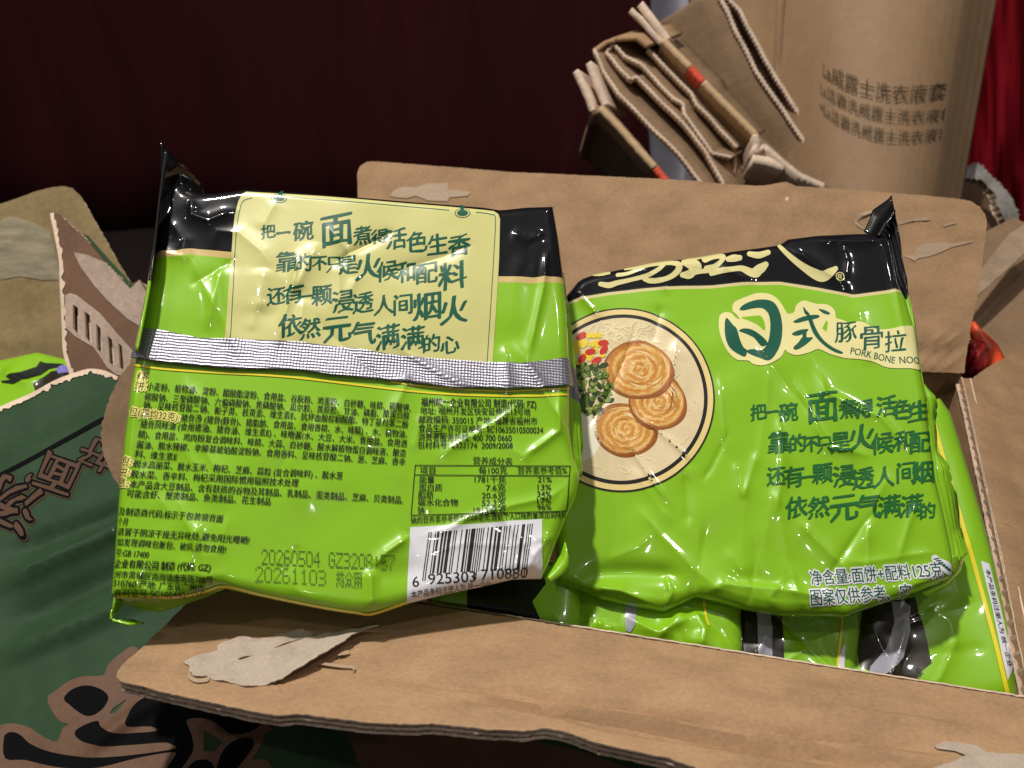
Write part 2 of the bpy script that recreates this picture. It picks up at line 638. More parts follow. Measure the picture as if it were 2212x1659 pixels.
class Decal:
    """flat printed shapes laid on a Sheet: gathered in the sheet's own millimetres, one mesh at the end"""

    def __init__(s, sheet, fine=None):
        s.S = sheet
        s.fine = fine
        s.V, s.F, s.M, s.E, s.UV = [], [], [], [], []
        s.mats = []
        s.n = 0

    def mi(s, m):
        if m not in s.mats:
            s.mats.append(m)
        return s.mats.index(m)

    def add(s, V, Fc, m, eps, uv=None):
        V = np.asarray(V, float)
        if len(V) == 0:
            return
        s.V.append(V)
        s.E.append(np.broadcast_to((np.asarray(eps) + (0.10 if s.S.outline is not None else 0.10)) * 1e-3, (len(V),)))
        s.UV.append(np.column_stack([V * 1000, np.zeros(len(V))]) if uv is None else uv)
        k = s.mi(m)
        for f in Fc:
            s.F.append([i + s.n for i in f])
            s.M.append(k)
        s.n += len(V)

    def poly(s, pp, m, eps=0.12, holes=(), grid=2.0, local=False):
        lp = [np.asarray(pp) if local else s.S.pts(pp)] + [np.asarray(h) if local else s.S.pts(h) for h in holes]
        V, Fc = tri_poly(lp)
        s.add(V, Fc, m, eps)

    def ellipse(s, c, rx, ry, rot, m, eps, hole=0.0, n=40, wob=0.0, uv=False, grid=2.0):
        c0 = s.S.surf(*c)
        ex = s.S.surf(c[0] + 5, c[1]) - c0
        ey = s.S.surf(c[0], c[1] - 5) - c0
        lp, hl = [], []
        cr, sr = math.cos(rot), math.sin(rot)
        ph = rng.random() * 6
        for i in range(n):
            t = 2 * math.pi * i / n
            k = 1 + wob * (math.sin(3 * t + ph) + 0.6 * math.sin(5 * t + 2 * ph))
            x, y = rx * k * math.cos(t), ry * k * math.sin(t)
            q = np.array([cr * x - sr * y, sr * x + cr * y]) / 5
            lp.append(c0 + q[0] * ex + q[1] * ey)
            if hole:
                hl.append(c0 + hole * (q[0] * ex + q[1] * ey))
        V, Fc = tri_poly([lp] + ([hl] if hole else []))
        u = None
        if uv:
            A = np.column_stack([ex * rx / 5, ey * ry / 5])
            q = np.linalg.solve(A, (V - c0).T).T
            u = np.column_stack([q, np.zeros(len(q))])
        s.add(V, Fc, m, eps, u)

    def stroke(s, pw, m, eps=0.12, grid=2.0, closed=False, wscale=1.0, local=False):
        """brush stroke: (x, y, width) control points in picture pixels"""
        pts = np.array([p[:2] for p in pw], float)
        ws = np.array([p[2] for p in pw], float)
        q, wq = smooth_line(pts, ws)
        d = np.gradient(q, axis=0)
        d /= np.linalg.norm(d, axis=1)[:, None] + 1e-9
        nr = np.column_stack([-d[:, 1], d[:, 0]])
        A = q + nr * wq[:, None] / 2
        B = q - nr * wq[:, None] / 2
        if not local:
            A, B = s.S.pts(A), s.S.pts(B)
        n = len(q)
        V = np.vstack([A, B])
        Fc = [[i, i + 1, n + i + 1, n + i] for i in range(n - 1)]
        s.add(V, Fc, m, eps)
        for c, e, ww in ((q[0], -d[0], wq[0]), (q[-1], d[-1], wq[-1])):
            tp = [c + ww / 2 * (math.cos(a) * e + math.sin(a) * np.array([-e[1], e[0]])) for a in np.linspace(-math.pi / 2, math.pi / 2, 7)]
            tp = np.array(tp) if local else s.S.pts(tp)
            s.add(tp, [list(range(len(tp)))], m, eps)

    def line(s, text, p0, p1, em, m, eps=0.14, bold=0.0, halo=None, halo_bold=0.07, shear=0.0):
        """one run of text fitted between two picture points along its middle; em in picture pixels"""
        a, b = s.S.surf(*p0), s.S.surf(*p1)
        mid = ((p0[0] + p1[0]) / 2, (p0[1] + p1[1]) / 2)
        hgt = np.linalg.norm(s.S.surf(mid[0], mid[1] - em / 2) - s.S.surf(mid[0], mid[1] + em / 2))
        ux = b - a
        L = np.linalg.norm(ux)
        ux /= L
        uy = np.array([-ux[1], ux[0]])
        V, Fc = glyphs(text)
        x0, x1 = V[:, 0].min(), V[:, 0].max()
        for mm, bd, e in ((halo, halo_bold, eps - 0.11), (m, bold, eps)):
            if mm is None:
                continue
            for k, (dx, dy) in enumerate(heavy(bd, mm is halo)):
                Q = a + ((V[:, :1] - x0 + dx) / (x1 - x0) * L) * ux + ((V[:, 1:2] - 0.38 + dy) * hgt) * uy
                s.add(Q, Fc, mm, e + 0.004 * k)

    def char(s, ch, c, size, m, eps=0.14, bold=0.012, rot=0.0, shear=0.10, sx=1.0, brush=0.0, halo=None, hb=0.05):
        """one character centred on a picture point; size = its height in picture pixels"""
        c0 = s.S.surf(*c)
        ex = (s.S.surf(c[0] + 8, c[1]) - c0) / 8
        ey = (s.S.surf(c[0], c[1] - 8) - c0) / 8
        V, Fc = glyphs(ch)
        lo, hi = V.min(0), V.max(0)
        wob = brush * np.array([(noise.noise(Vector((x * 7, y * 7, ord(ch[0]) * 0.37))), noise.noise(Vector((x * 7, y * 7, 50 + ord(ch[0]) * 0.37)))) for x, y in V])
        k = size / max(hi[1] - lo[1], 0.55 * (hi[0] - lo[0]), 1e-6)
        for mm, bd, e in ((halo, hb, eps - 0.11), (m, bold, eps)):
            if mm is None:
                continue
            for i, (dx, dy) in enumerate(heavy(bd, bd > 0.03)):
                q = (V + wob - (lo + hi) / 2 + [dx, dy]) * k
                q = np.column_stack([q[:, 0] * sx, q[:, 1] + shear * q[:, 0]])
                cr, sr = math.cos(rot), math.sin(rot)
                q = np.column_stack([cr * q[:, 0] - sr * q[:, 1], sr * q[:, 0] + cr * q[:, 1]])
                s.add(c0 + q[:, :1] * ex + q[:, 1:2] * ey, Fc, mm, e + 0.004 * i)

    def finish(s, name, parent, clip=True, label=None, uv=True):
        V = np.vstack(s.V)
        E = np.concatenate(s.E)
        UV = np.vstack(s.UV)
        T, M = [], []
        for f, k in zip(s.F, s.M):
            for j in range(1, len(f) - 1):
                T.append((f[0], f[j], f[j + 1]))
                M.append(k)
        T, M = np.array(T), np.array(M)
        A = np.column_stack([V, E, UV])[T]                      # (n, 3, 6)
        L = s.fine or (0.0009 if s.S.outline is not None else 0.003)
        done = []
        for _ in range(24):
            el = np.stack([np.linalg.norm(A[:, (j + 1) % 3, :2] - A[:, j, :2], axis=1) for j in range(3)], 1)
            big = el.max(1) > L
            done.append((A[~big], M[~big]))
            A, M, el = A[big], M[big], el[big]
            if not len(A):
                break
            j = el.argmax(1)
            r = np.arange(len(A))
            p, q, o = A[r, j], A[r, (j + 1) % 3], A[r, (j + 2) % 3]
            m = (p + q) / 2
            A = np.concatenate([np.stack([p, m, o], 1), np.stack([m, q, o], 1)])
            M = np.concatenate([M, M])
        A = np.concatenate([d[0] for d in done])
        M = np.concatenate([d[1] for d in done])
        if clip and s.S.outline is not None:
            ok = inside(A[:, :, :2].mean(1), s.S.outline)
            A, M = A[ok], M[ok]
        flat = A.reshape(-1, A.shape[2])
        key = np.round(np.column_stack([flat[:, :3], 0 * flat[:, :1]]) * 1e8).astype(np.int64)
        _, ix, inv = np.unique(key, axis=0, return_index=True, return_inverse=True)
        flat = flat[ix]
        V, E, UV = flat[:, :2], flat[:, 2], flat[:, 3:]
        Fc = inv.reshape(-1, 3)
        good = (Fc[:, 0] != Fc[:, 1]) & (Fc[:, 1] != Fc[:, 2]) & (Fc[:, 0] != Fc[:, 2])
        Fc, M = Fc[good], M[good]
        p = V[Fc]
        ar = (p[:, 1, 0] - p[:, 0, 0]) * (p[:, 2, 1] - p[:, 0, 1]) - (p[:, 1, 1] - p[:, 0, 1]) * (p[:, 2, 0] - p[:, 0, 0])
        Fc[ar < 0] = Fc[ar < 0][:, ::-1]
        Fc = Fc.tolist()
        nr = s.S.normals(V)
        W = s.S.W(V) + nr * E[:, None]
        return build(name, W, Fc, s.mats, parent, M, normals=nr, attrs={"uvmm": UV}, label=label)


def smooth_line(pts, ws=None, k=6):
    """Catmull-Rom through the points"""
    pts = np.asarray(pts, float)
    ws = np.ones(len(pts)) if ws is None else np.asarray(ws, float)
    P = np.column_stack([pts, ws])
    if len(P) < 3:
        t = np.linspace(0, 1, k)[:, None]
        o = P[0] * (1 - t) + P[-1] * t
        return o[:, :-1], o[:, -1]
    E = np.vstack([2 * P[0] - P[1], P, 2 * P[-1] - P[-2]])
    out = []
    for i in range(1, len(E) - 2):
        for j in range(k):
            t = j / k
            a, b, c, d = E[i - 1], E[i], E[i + 1], E[i + 2]
            out.append(0.5 * (2 * b + (c - a) * t + (2 * a - 5 * b + 4 * c - d) * t * t + (3 * b - a - 3 * c + d) * t ** 3))
    out.append(P[-1])
    o = np.array(out)
    return o[:, :-1], np.maximum(o[:, -1], 1e-9)


def smooth_loop(pts, k=4):
    P = np.asarray(pts, float)
    n = len(P)
    out = []
    for i in range(n):
        a, b, c, d = P[i - 1], P[i], P[(i + 1) % n], P[(i + 2) % n]
        for j in range(k):
            t = j / k
            out.append(0.5 * (2 * b + (c - a) * t + (2 * a - 5 * b + 4 * c - d) * t * t + (3 * b - a - 3 * c + d) * t ** 3))
    return out


def resample(pl, n):
    pl = np.asarray(pl, float)
    L = np.concatenate([[0], np.cumsum(np.linalg.norm(np.diff(pl, axis=0), axis=1))])
    t = np.linspace(0, L[-1], n)
    return np.column_stack([np.interp(t, L, pl[:, i]) for i in range(pl.shape[1])])


def coons(top, right, bottom, left, nu, nv):
    """top/bottom run left->right, left/right run top->bottom"""
    T, B, Lf, Rt = resample(top, nu), resample(bottom, nu), resample(left, nv), resample(right, nv)
    u = np.linspace(0, 1, nu)[None, :, None]
    v = np.linspace(0, 1, nv)[:, None, None]
    G = (1 - v) * T[None] + v * B[None] + (1 - u) * Lf[:, None] + u * Rt[:, None] - (
        (1 - u) * (1 - v) * T[0] + u * (1 - v) * T[-1] + (1 - u) * v * B[0] + u * v * B[-1])
    return G


def film_body(S, top, right, bottom, left, m, parent, nu=300, nv=280, thick=0.03, band=None, back_in=0.16, label=None):
    z0 = -S.eh
    tl, rl, bl, ll = (S.pts(x, z0) for x in (top, right, bottom, left))
    S.outline = None
    out = np.vstack([resample(tl, 60)[:-1], resample(rl, 60)[:-1], resample(bl, 60)[::-1][:-1], resample(ll, 60)[::-1][:-1]])
    S.outline = out
    S.bake()
    G = coons(tl, rl, bl, ll, nu, nv).reshape(-1, 2)
    W = S.W(G)
    Fc = [[j * nu + i, (j + 1) * nu + i, (j + 1) * nu + i + 1, j * nu + i + 1] for j in range(nv - 1) for i in range(nu - 1)]
    loop = [i for i in range(nu)] + [j * nu + nu - 1 for j in range(1, nv)] + [(nv - 1) * nu + i for i in range(nu - 2, -1, -1)] + [j * nu for j in range(nv - 2, 0, -1)]
    n0 = len(W)
    ring = np.array(loop)
    cen = G[ring].mean(0)
    V = [W]
    bands = [np.zeros(n0)]
    prev = ring
    k = n0
    for t in (0.12, 0.3, 0.55, 0.8, 1.0):
        sh = back_in * (t ** 1.3)
        q = G[ring] * (1 - sh) + cen * sh
        zz = z0 - (thick - S.eh) * t
        V.append(S.O + q[:, :1] * S.X + q[:, 1:2] * S.Y + zz * S.N)
        cur = np.arange(k, k + len(ring))
        for i in range(len(ring)):
            j = (i + 1) % len(ring)
            Fc.append([prev[i], prev[j], cur[j], cur[i]])
        prev = cur
        k += len(ring)
    V.append((S.O + cen[0] * S.X + cen[1] * S.Y - (thick * 1.12) * S.N)[None])
    for i in range(len(ring)):
        Fc.append([prev[i], prev[(i + 1) % len(ring)], k])
    V = np.vstack(V)
    attrs = {}
    loc2 = np.column_stack([(V - S.O) @ S.X, (V - S.O) @ S.Y])
    if band is not None:
        bp = S.pts(band)
        bp = bp[np.argsort(bp[:, 0])]
        attrs["band"] = (loc2[:, 1] - np.interp(loc2[:, 0], bp[:, 0], bp[:, 1])) * 1000
    return build("film_body", V, Fc, m, parent, attrs=attrs, label=label)


def ribbon(name, rows, m, parent, thick=0.0006, crimp=0.0, per=0.0018, midx=None, sub=1, label=None):
    """sheet spanned by rows of world points (each row the same length), given a small thickness"""
    A = np.array(rows, float)
    nr, nc, _ = A.shape
    du = np.gradient(A, axis=1)
    dv = np.gradient(A, axis=0)
    n = np.cross(du, dv)
    n /= np.linalg.norm(n, axis=2)[..., None] + 1e-12
    if crimp:
        s = np.cumsum(np.linalg.norm(np.diff(A, axis=0, prepend=A[:1]), axis=2), axis=0)
        A = A + n * (crimp * np.sin(2 * math.pi * s / per))[..., None]
    V = np.vstack([(A + n * thick / 2).reshape(-1, 3), (A - n * thick / 2).reshape(-1, 3)])
    N = nr * nc
    Fc, M = [], []
    mm = m if isinstance(m, (list, tuple)) else [m]
    for r in range(nr - 1):
        for c in range(nc - 1):
            a, b, d, e = r * nc + c, r * nc + c + 1, (r + 1) * nc + c + 1, (r + 1) * nc + c
            Fc += [[a, b, d, e], [N + e, N + d, N + b, N + a]]
            k = midx(r / (nr - 1), c / (nc - 1)) if midx else 0
            M += [k, k]
    bd = [(0, c) for c in range(nc)] + [(r, nc - 1) for r in range(1, nr)] + [(nr - 1, c) for c in range(nc - 2, -1, -1)] + [(r, 0) for r in range(nr - 2, 0, -1)]
    for i in range(len(bd)):
        (r0, c0), (r1, c1) = bd[i], bd[(i + 1) % len(bd)]
        a, b = r0 * nc + c0, r1 * nc + c1
        Fc.append([b, a, N + a, N + b])
        M.append(midx(min(r0, r1) / (nr - 1), min(c0, c1) / (nc - 1)) if midx else 0)
    return build(name, V, Fc, mm, parent, M, label=label)


def span(a, b, n, bulge=None, amp=0.0):
    """rows from polyline a to polyline b (world points)"""
    out = []
    for i in range(n):
        t = i / (n - 1)
        p = a * (1 - t) + b * t
        if bulge is not None:
            p = p + np.asarray(bulge) * amp * math.sin(math.pi * t)
        out.append(p)
    return out


def board(name, S, loop, parent, thick=0.004, face=None, under=None, holes=(), plies=1, grid=0.006, ragged=0.00025, wl=0.0058, label=None, liner=0.0005):
    """corrugated board: liners, and between them a fluted core whose rim is scalloped like the cut flutes; loop in sheet coordinates"""
    face = face or m_kraft
    under = under or m_kraft2
    loop = np.asarray(loop, float)
    cl = np.vstack([loop, loop[:1]])
    L = np.linalg.norm(np.diff(cl, axis=0), axis=1).sum()
    rl = resample(cl, max(24, int(L / 0.0011)))[:-1]
    area = 0.5 * np.sum(rl[:, 0] * np.roll(rl[:, 1], -1) - rl[:, 1] * np.roll(rl[:, 0], -1))
    if area < 0:
        rl = rl[::-1]
    d = np.roll(rl, -1, 0) - np.roll(rl, 1, 0)
    d /= np.linalg.norm(d, axis=1)[:, None] + 1e-12
    nin = np.column_stack([-d[:, 1], d[:, 0]])
    V, Fc, M = [], [], []
    base = 0

    def jit(k, amt):
        return np.array([amt * (noise.noise(Vector((p[0] * 900, p[1] * 900, k * 7.3))) + 0.6 * noise.noise(Vector((p[0] * 260, p[1] * 260, k * 3.1)))) for p in rl])

    nl = plies + 1
    levels = [-(thick - liner) * i / plies for i in range(nl)]
    for i, z in enumerate(levels):
        lp = rl + nin * (jit(i, ragged) + 0.0002 * i)[:, None]
        v2, f2 = tri_poly([lp] + [np.asarray(h) for h in holes], grid)
        n = len(v2)
        V.append(S.W(v2, z))
        V.append(S.W(v2, z - liner))
        Fc += [[base + a for a in f] for f in f2]
        M += [0 if i == 0 else 2] * len(f2)
        Fc += [[base + n + a for a in reversed(f)] for f in f2]
        M += [1 if i == nl - 1 else 2] * len(f2)
        cnt = {}
        for f in f2:
            for a, b in zip(f, f[1:] + f[:1]):
                cnt[(a, b)] = 1
        for a, b in cnt:
            if (b, a) not in cnt:
                Fc.append([base + b, base + a, base + n + a, base + n + b])
                M.append(2)
        base += 2 * n
    arc = np.arange(len(rl)) * (L / len(rl))
    for i in range(plies):
        ph = 1.7 * i
        sc_ = 0.5 + 0.5 * np.sin(2 * math.pi * arc / (wl * (1 + 0.0 * i)) + ph)
        lp = rl + nin * (0.0005 + 0.0022 * (sc_ ** 1.5))[:, None]
        z0, z1 = levels[i] - liner, levels[i + 1]
        rows = [S.W(lp, z0 + (z1 - z0) * t) for t in (0, 0.5, 1)]
        n = len(lp)
        V += rows
        for r in range(2):
            for j in range(n):
                k = (j + 1) % n
                Fc.append([base + r * n + k, base + r * n + j, base + (r + 1) * n + j, base + (r + 1) * n + k])
                M.append(3)
        base += 3 * n
    return build(name, np.vstack(V), Fc, [face, under, m_edge, m_core], parent, M, label=label, sharp=0.6)


def roundrect(loop, k=4):
    return smooth_loop(loop, k)


# axes of the open box (turned 11 degrees), rim height 0.30 m
PSI = 0.197
AX = np.array([math.cos(PSI), -math.sin(PSI), 0])
BX = np.array([math.sin(PSI), math.cos(PSI), 0])
UP = np.array([0, 0, 1.0])

# ================================================================== setting
fl = build("floor", [(-4, -2, 0), (4, -2, 0), (4, 5, 0), (-4, 5, 0)], [(0, 1, 2, 3)], m_floor)
fl["kind"] = "structure"

# dark red curtain far behind, hanging in soft folds
cur = thing("curtain", "dark red almost black curtain hanging behind everything", "curtain", (0, 1.25, 0))
rows = []
for j in range(12):
    z = 1.5 * j / 11
    rows.append([(-1.6 + 3.2 * i / 90, 1.25 + 0.012 * math.sin(i * 0.5 + 0.9 * math.sin(i * 0.23)) + 0.004 * math.sin(i * 2.1 + j * 0.1), z) for i in range(91)])
ribbon("cloth", rows, m_curtain, cur, 0.002)

# ================================================================== the open box in the middle
FO = at(1116, 1333, 0.225)                                    # a point of the front fold
RIM = FO[2]
def boxp(a, b, z):                                            # box coordinates from the front fold point
    return FO + AX * a + BX * b + UP * z
A0, A1 = -0.150, 0.178
fa0 = np.dot(at(480, 1232, 0.241) - FO, AX)                   # front left corner
D0 = np.dot(at(2080, 800, 0.344) - FO, BX)                    # depth of the box
A1 = np.dot(at(2080, 800, 0.344) - FO, AX)
box = thing("cardboard_box", "open brown cardboard box holding the green noodle packets, flaps folded out", "box", boxp(0, D0 / 2, -RIM))


def plane_board(name, O, X, Y, quad, face=None, under=None, parent=None, thick=0.004, label=None, plies=1, grid=0.02):
    S = Sheet(O, X, Y)
    return board(name, S, quad, parent, thick, face, under, plies=plies, label=label, grid=grid)


hb = RIM - 0.004
# walls, butted inside each other
plane_board("back_wall", boxp(0, D0, 0), AX, UP, [(fa0, -hb), (A1, -hb), (A1, -0.001), (fa0, -0.001)], m_kraft, m_dkraft, box)
plane_board("front_wall", boxp(0, 0.0, 0), AX, UP, [(fa0, -hb), (A1 + 0.09, -hb), (A1 + 0.09, -0.004), (fa0, -0.004)], m_dkraft, m_kraft, box)
plane_board("left_wall", boxp(fa0, 0, 0), BX, UP, [(0.004, -hb), (D0 - 0.005, -hb), (D0 - 0.005, -0.002), (0.004, -0.002)], m_kraft, m_pgreen, box)
plane_board("bottom", boxp(0, 0, -hb + 0.006), AX, BX, [(fa0 + 0.005, 0.006), (A1 + 0.08, 0.006), (A1 + 0.03, D0 - 0.006), (fa0 + 0.005, D0 - 0.006)], m_kraft, m_kraft, box)

# right wall, bulging inwards towards the camera
Pr = [at(2076, 812, 0.336), at(2196, 1371, 0.243), at(2235, 1560, 0.22)]
rwY = UP
rwX = unit((Pr[1] - Pr[0]) * np.array([1, 1, 0.0]))
Srw = Sheet(Pr[0], rwX, UP)
Lr = np.dot(Pr[1] - Pr[0], rwX)
zr = np.dot(Pr[1] - Pr[0], UP)
board("right_wall", Srw, [(0, -0.2), (Lr * 1.35, -0.2), (Lr * 1.35, zr * 1.35), (Lr, zr), (0, 0)][::1], box, 0.004, m_kraft, m_kraft2, grid=0.02)
# right flap folded out from the top of the right wall
Srf = Sheet(at(2085, 812, 0.336), Pr[1] - Pr[0], at(2260, 800, 0.37) - at(2085, 812, 0.336))
Srf.ridge([(2100, 800), (2230, 1400)], 1.5, 6)
board("right_flap", Srf, Srf.pts([(2079, 818), (2100, 818), (2135, 792), (2175, 770), (2260, 735), (2420, 1420), (2240, 1560), (2198, 1371)], 0), box, 0.004, m_kraft, m_kraft2)

# back flap
lean = math.radians(40)
Sbf = Sheet(boxp(A1, D0, 0.0), AX, UP * math.cos(lean) + BX * math.sin(lean), 0.0002, 2.0)
for pp, a, wd, k in [([(1500, 372), (1560, 378), (1640, 388), (1700, 396)], -1.6, 2.5, 'g'), ([(1610, 480), (1560, 520), (1500, 560)], 1.0, 2.2, 's'),
                  ([(1730, 400), (1680, 450), (1640, 510)], -1.0, 1.8, 's'), ([(1250, 470), (1300, 490), (1400, 530)], 0.8, 1.6, 's'),
                  ([(1400, 520), (1500, 500), (1600, 520), (1680, 515)], 0.9, 2, 's'), ([(800, 480), (1300, 500), (2080, 560)], -1.0, 1.8, 'g'),
                  ([(1200, 430), (1500, 440), (2100, 480)], 0.9, 1.8, 'g'), ([(1960, 728), (2090, 738)], 1.0, 1.6, 'g'), ([(1960, 757), (2080, 768)], -0.8, 1.5, 'g'),
                  ([(1960, 784), (2080, 790)], 0.9, 1.6, 'g'), ([(2000, 640), (2100, 650)], -0.6, 2.5, 'g'), ([(1290, 420), (1330, 560)], 0.9, 1.8, 'g')]:
    Sbf.ridge(pp, a, wd, k)
bfl = [(772, 372), (778, 358), (792, 350), (806, 348), (1100, 371), (1420, 386), (1500, 391), (1560, 397), (1640, 401), (1697, 392), (1720, 402), (1900, 414), (2060, 428), (2095, 434), (2116, 446), (2128, 464), (2132, 486),
       (2118, 600), (2096, 712), (2086, 780), (2084, 806), (1900, 800), (1300, 745), (772, 690)]
bflap = board("back_flap", Sbf, Sbf.pts(bfl, 0), box, 0.0042, m_kraft, m_dkraft, wl=0.0055)
for pp in [Z(2800, 700, .60274, [(930, 270), (960, 240), (1050, 215), (1075, 225), (990, 252), (950, 285), (965, 310), (1000, 330), (985, 338), (940, 305)]),
           Z(2800, 700, .60274, [(1215, 290), (1300, 268), (1400, 262), (1440, 275), (1400, 280), (1310, 285), (1225, 310)]),
           Z(2800, 700, .60274, [(1510, 312), (1545, 300), (1590, 290), (1605, 298), (1550, 312), (1520, 322)]),
           Z(2800, 700, .60274, [(1240, 510), (1290, 512), (1320, 500), (1345, 460), (1400, 430), (1500, 425), (1570, 430), (1705, 415), (1705, 422), (1580, 452), (1470, 500), (1400, 520), (1345, 530), (1330, 548), (1300, 530)])]:
    dg_ = Decal(Sbf)
    dg_.poly(pp, m_glue, 0.3)
    dg_.finish("glue_residue", bflap, clip=False)
dg_ = Decal(Sbf)
dg_.poly(Z(1300, 700, .60277, [(390, 120), (420, 80), (470, 60), (560, 65), (640, 40), (770, 35), (775, 80), (920, 95), (900, 120), (780, 130), (770, 155), (640, 150), (560, 120), (500, 135), (430, 130)]), m_glue, 0.3, grid=3)
dg_.finish("glue_residue", bflap, clip=False)

# front flap, folded out towards the camera, raised a little
rise = math.radians(10)
fO = FO + UP * 0.001
Sff = Sheet(fO, AX, BX * math.cos(rise) - UP * math.sin(rise), 0.0001, 5.0)
for pp, a, wd, k in [([(820, 1470), (1010, 1503), (1300, 1560), (1700, 1625), (2212, 1690)], -2.2, 1.6, 'g'), ([(700, 1440), (900, 1470), (1200, 1505), (1700, 1580), (2212, 1640)], -2.0, 1.6, 'g'),
                  ([(760, 1455), (960, 1488), (1250, 1530), (1700, 1600), (2212, 1660)], 1.0, 1.4, 'g'),
                  ([(1400, 1470), (1700, 1510), (1900, 1550), (2212, 1600)], 01.5, 1.7, 'g'), ([(880, 1560), (1000, 1540), (1130, 1545), (1300, 1590)], 1.5, 3, 'g'),
                  ([(1240, 1400), (1600, 1470), (2212, 1560)], 1.1, 3, 'g'), ([(840, 1450), (900, 1430), (960, 1420)], -0.8, 1.5, 's')]:
    Sff.ridge(pp, a, wd, k)
ffl = [(470, 1240), (430, 1278), (395, 1311), (363, 1343), (310, 1395), (268, 1432), (254, 1448), (252, 1460), (260, 1472), (335, 1490), (438, 1513), (547, 1537), (602, 1546), (640, 1542), (684, 1547), (793, 1561), (933, 1566),
       (1056, 1576), (1131, 1579), (1175, 1576), (1235, 1588), (1294, 1606), (1384, 1624), (1443, 1636), (1509, 1660), (1700, 1720), (2230, 1860), (2460, 1700), (2460, 1549), (2198, 1507), (1811, 1446), (1520, 1400), (1116, 1336)]
fflap = board("front_flap", Sff, Sff.pts(ffl, 0), box, 0.0040, m_kraft, m_dkraft, plies=2, wl=0.0042, grid=0.0012, liner=0.0005)
# torn paper glued on the front flap
pp = Z(600, 2300, .49729, [(245, 630), (300, 592), (400, 562), (520, 540), (514, 500), (560, 462), (640, 440), (700, 425), (750, 425), (800, 440), (850, 445), (950, 415), (1060, 400), (1100, 380), (1190, 371), (1250, 382), (1280, 398), (1262, 412), (1278, 430),
                           (1400, 405), (1500, 396), (1600, 396), (1795, 412), (1760, 428), (1660, 440), (1600, 478), (1520, 545), (1440, 600), (1350, 645), (1290, 690), (1150, 750), (1000, 798), (900, 806), (740, 822), (670, 800), (600, 788), (500, 768), (430, 738), (340, 742), (290, 690), (310, 665)])
lp = Sff.pts(pp)
rl = resample(np.vstack([lp, lp[:1]]), 260)[:-1]
rl = np.array([p + 0.00035 * np.array([noise.noise(Vector((p[0] * 1100, p[1] * 1100, 1))), noise.noise(Vector((p[0] * 1100, p[1] * 1100, 5)))]) for p in rl])
sl1 = Sff.pts(Z(600, 2300, .49729, [(960, 508), (1040, 482), (1130, 448), (1235, 437), (1140, 458), (1090, 482), (1000, 512)]))
sl2 = Sff.pts(Z(600, 2300, .49729, [(675, 606), (740, 584), (800, 571), (745, 596), (700, 612)]))
v2, f2 = tri_poly([rl, sl1, sl2], 0.0015)
lowr = Sff.pts(Z(600, 2300, .49729, [(900, 830), (1290, 700), (1500, 560), (1820, 430)]))
d, arc, _ = seg_dist(v2, lowr)
lift = 0.0005 + 0.0036 * np.exp(-(d / 0.006) ** 2) * np.clip(arc * 3, 0, 1) + 0.0003 * np.sin(v2[:, 0] * 900) * np.sin(v2[:, 1] * 700)
W = Sff.W(v2) + Sff.N * lift[:, None]
n = len(W)
cnt = {}
for f in f2:
    for a, b in zip(f, f[1:] + f[:1]):
        cnt[(a, b)] = 1
Fc = list(f2) + [[n + a for a in reversed(f)] for f in f2] + [[b, a, n + a, n + b] for a, b in cnt if (b, a) not in cnt]
build("torn_paper", np.vstack([W, W - Sff.N * 0.00035]), Fc, m_paper, fflap, smooth=False)
dg_ = Decal(Sff)
dg_.stroke([(x, y, wd) for (x, y), wd in zip(Z(600, 2300, .49729, [(1330, 655), (1390, 660), (1480, 672), (1560, 675), (1600, 685), (1590, 705)]), (4, 6, 5, 4, 4, 3))], m_glue, 1.0)
dg_.finish("glue_residue", fflap, clip=False)
dg_ = Decal(Sff)
dg_.stroke([(x, y, wd) for (x, y), wd in zip(Z(600, 2300, .49729, [(290, 700), (300, 750), (350, 775), (430, 770), (445, 755)]), (3, 6, 8, 8, 4))], m_glue, 0.4)
dg_.finish("glue_residue", fflap, clip=False)
dg_ = Decal(Sff)
dg_.stroke([(x, y, wd) for (x, y), wd in zip(Z(600, 2300, .49729, [(1480, 590), (1520, 575), (1555, 560)]), (4, 7, 4))], m_glue, 1.2)
dg_.finish("glue_residue", fflap, clip=False)
dg_ = Decal(Sff)
dg_.poly(Z(2700, 2200, .60217, [(1640, 1250), (1620, 1225), (1690, 1203), (1800, 1215), (1900, 1232), (1960, 1275), (2060, 1282), (2212, 1290), (2300, 1330), (2300, 1420), (1600, 1420), (1610, 1368), (1760, 1330), (1830, 1300), (1760, 1270)]), m_paper, 0.5, grid=3)
dg_.finish("torn_paper", fflap, clip=False)

# green printed strip of the front wall, just below the flap
Sfw = Sheet(boxp(0, -0.0008, 0), AX, UP)
dg_ = Decal(Sfw)
dg_.poly([(820, 1560), (1130, 1594), (1260, 1622), (1480, 1700), (1520, 1660), (1300, 1590), (1000, 1550), (820, 1530)], m_pgreen, 0.2, grid=10)
dg_.finish("printed_stripe", box, clip=False)

# left flap of the box: a torn brown end beside the left packet
dpt = 0.246
Slf = Sheet(at(270, 930, dpt), cs((0.80, 0.0, 0.25)), cs((0.05, 0.95, 0.25)), 0.0003, 1.0)
lfl = [(302, 752), (262, 811), (240, 850), (226, 890), (219, 920), (217, 940), (221, 968), (227, 992), (238, 1017), (250, 1042), (260, 1056), (330, 1066), (470, 1120), (480, 900), (440, 770)]
board("left_flap", Slf, Slf.pts(lfl, 0), box, 0.0042, m_kraft2, m_dkraft, ragged=0.0007, wl=0.009, label="torn brown flap end sticking out beside the left packet")

# ================================================================== noodle packets
GROUP = "green noodle packets"


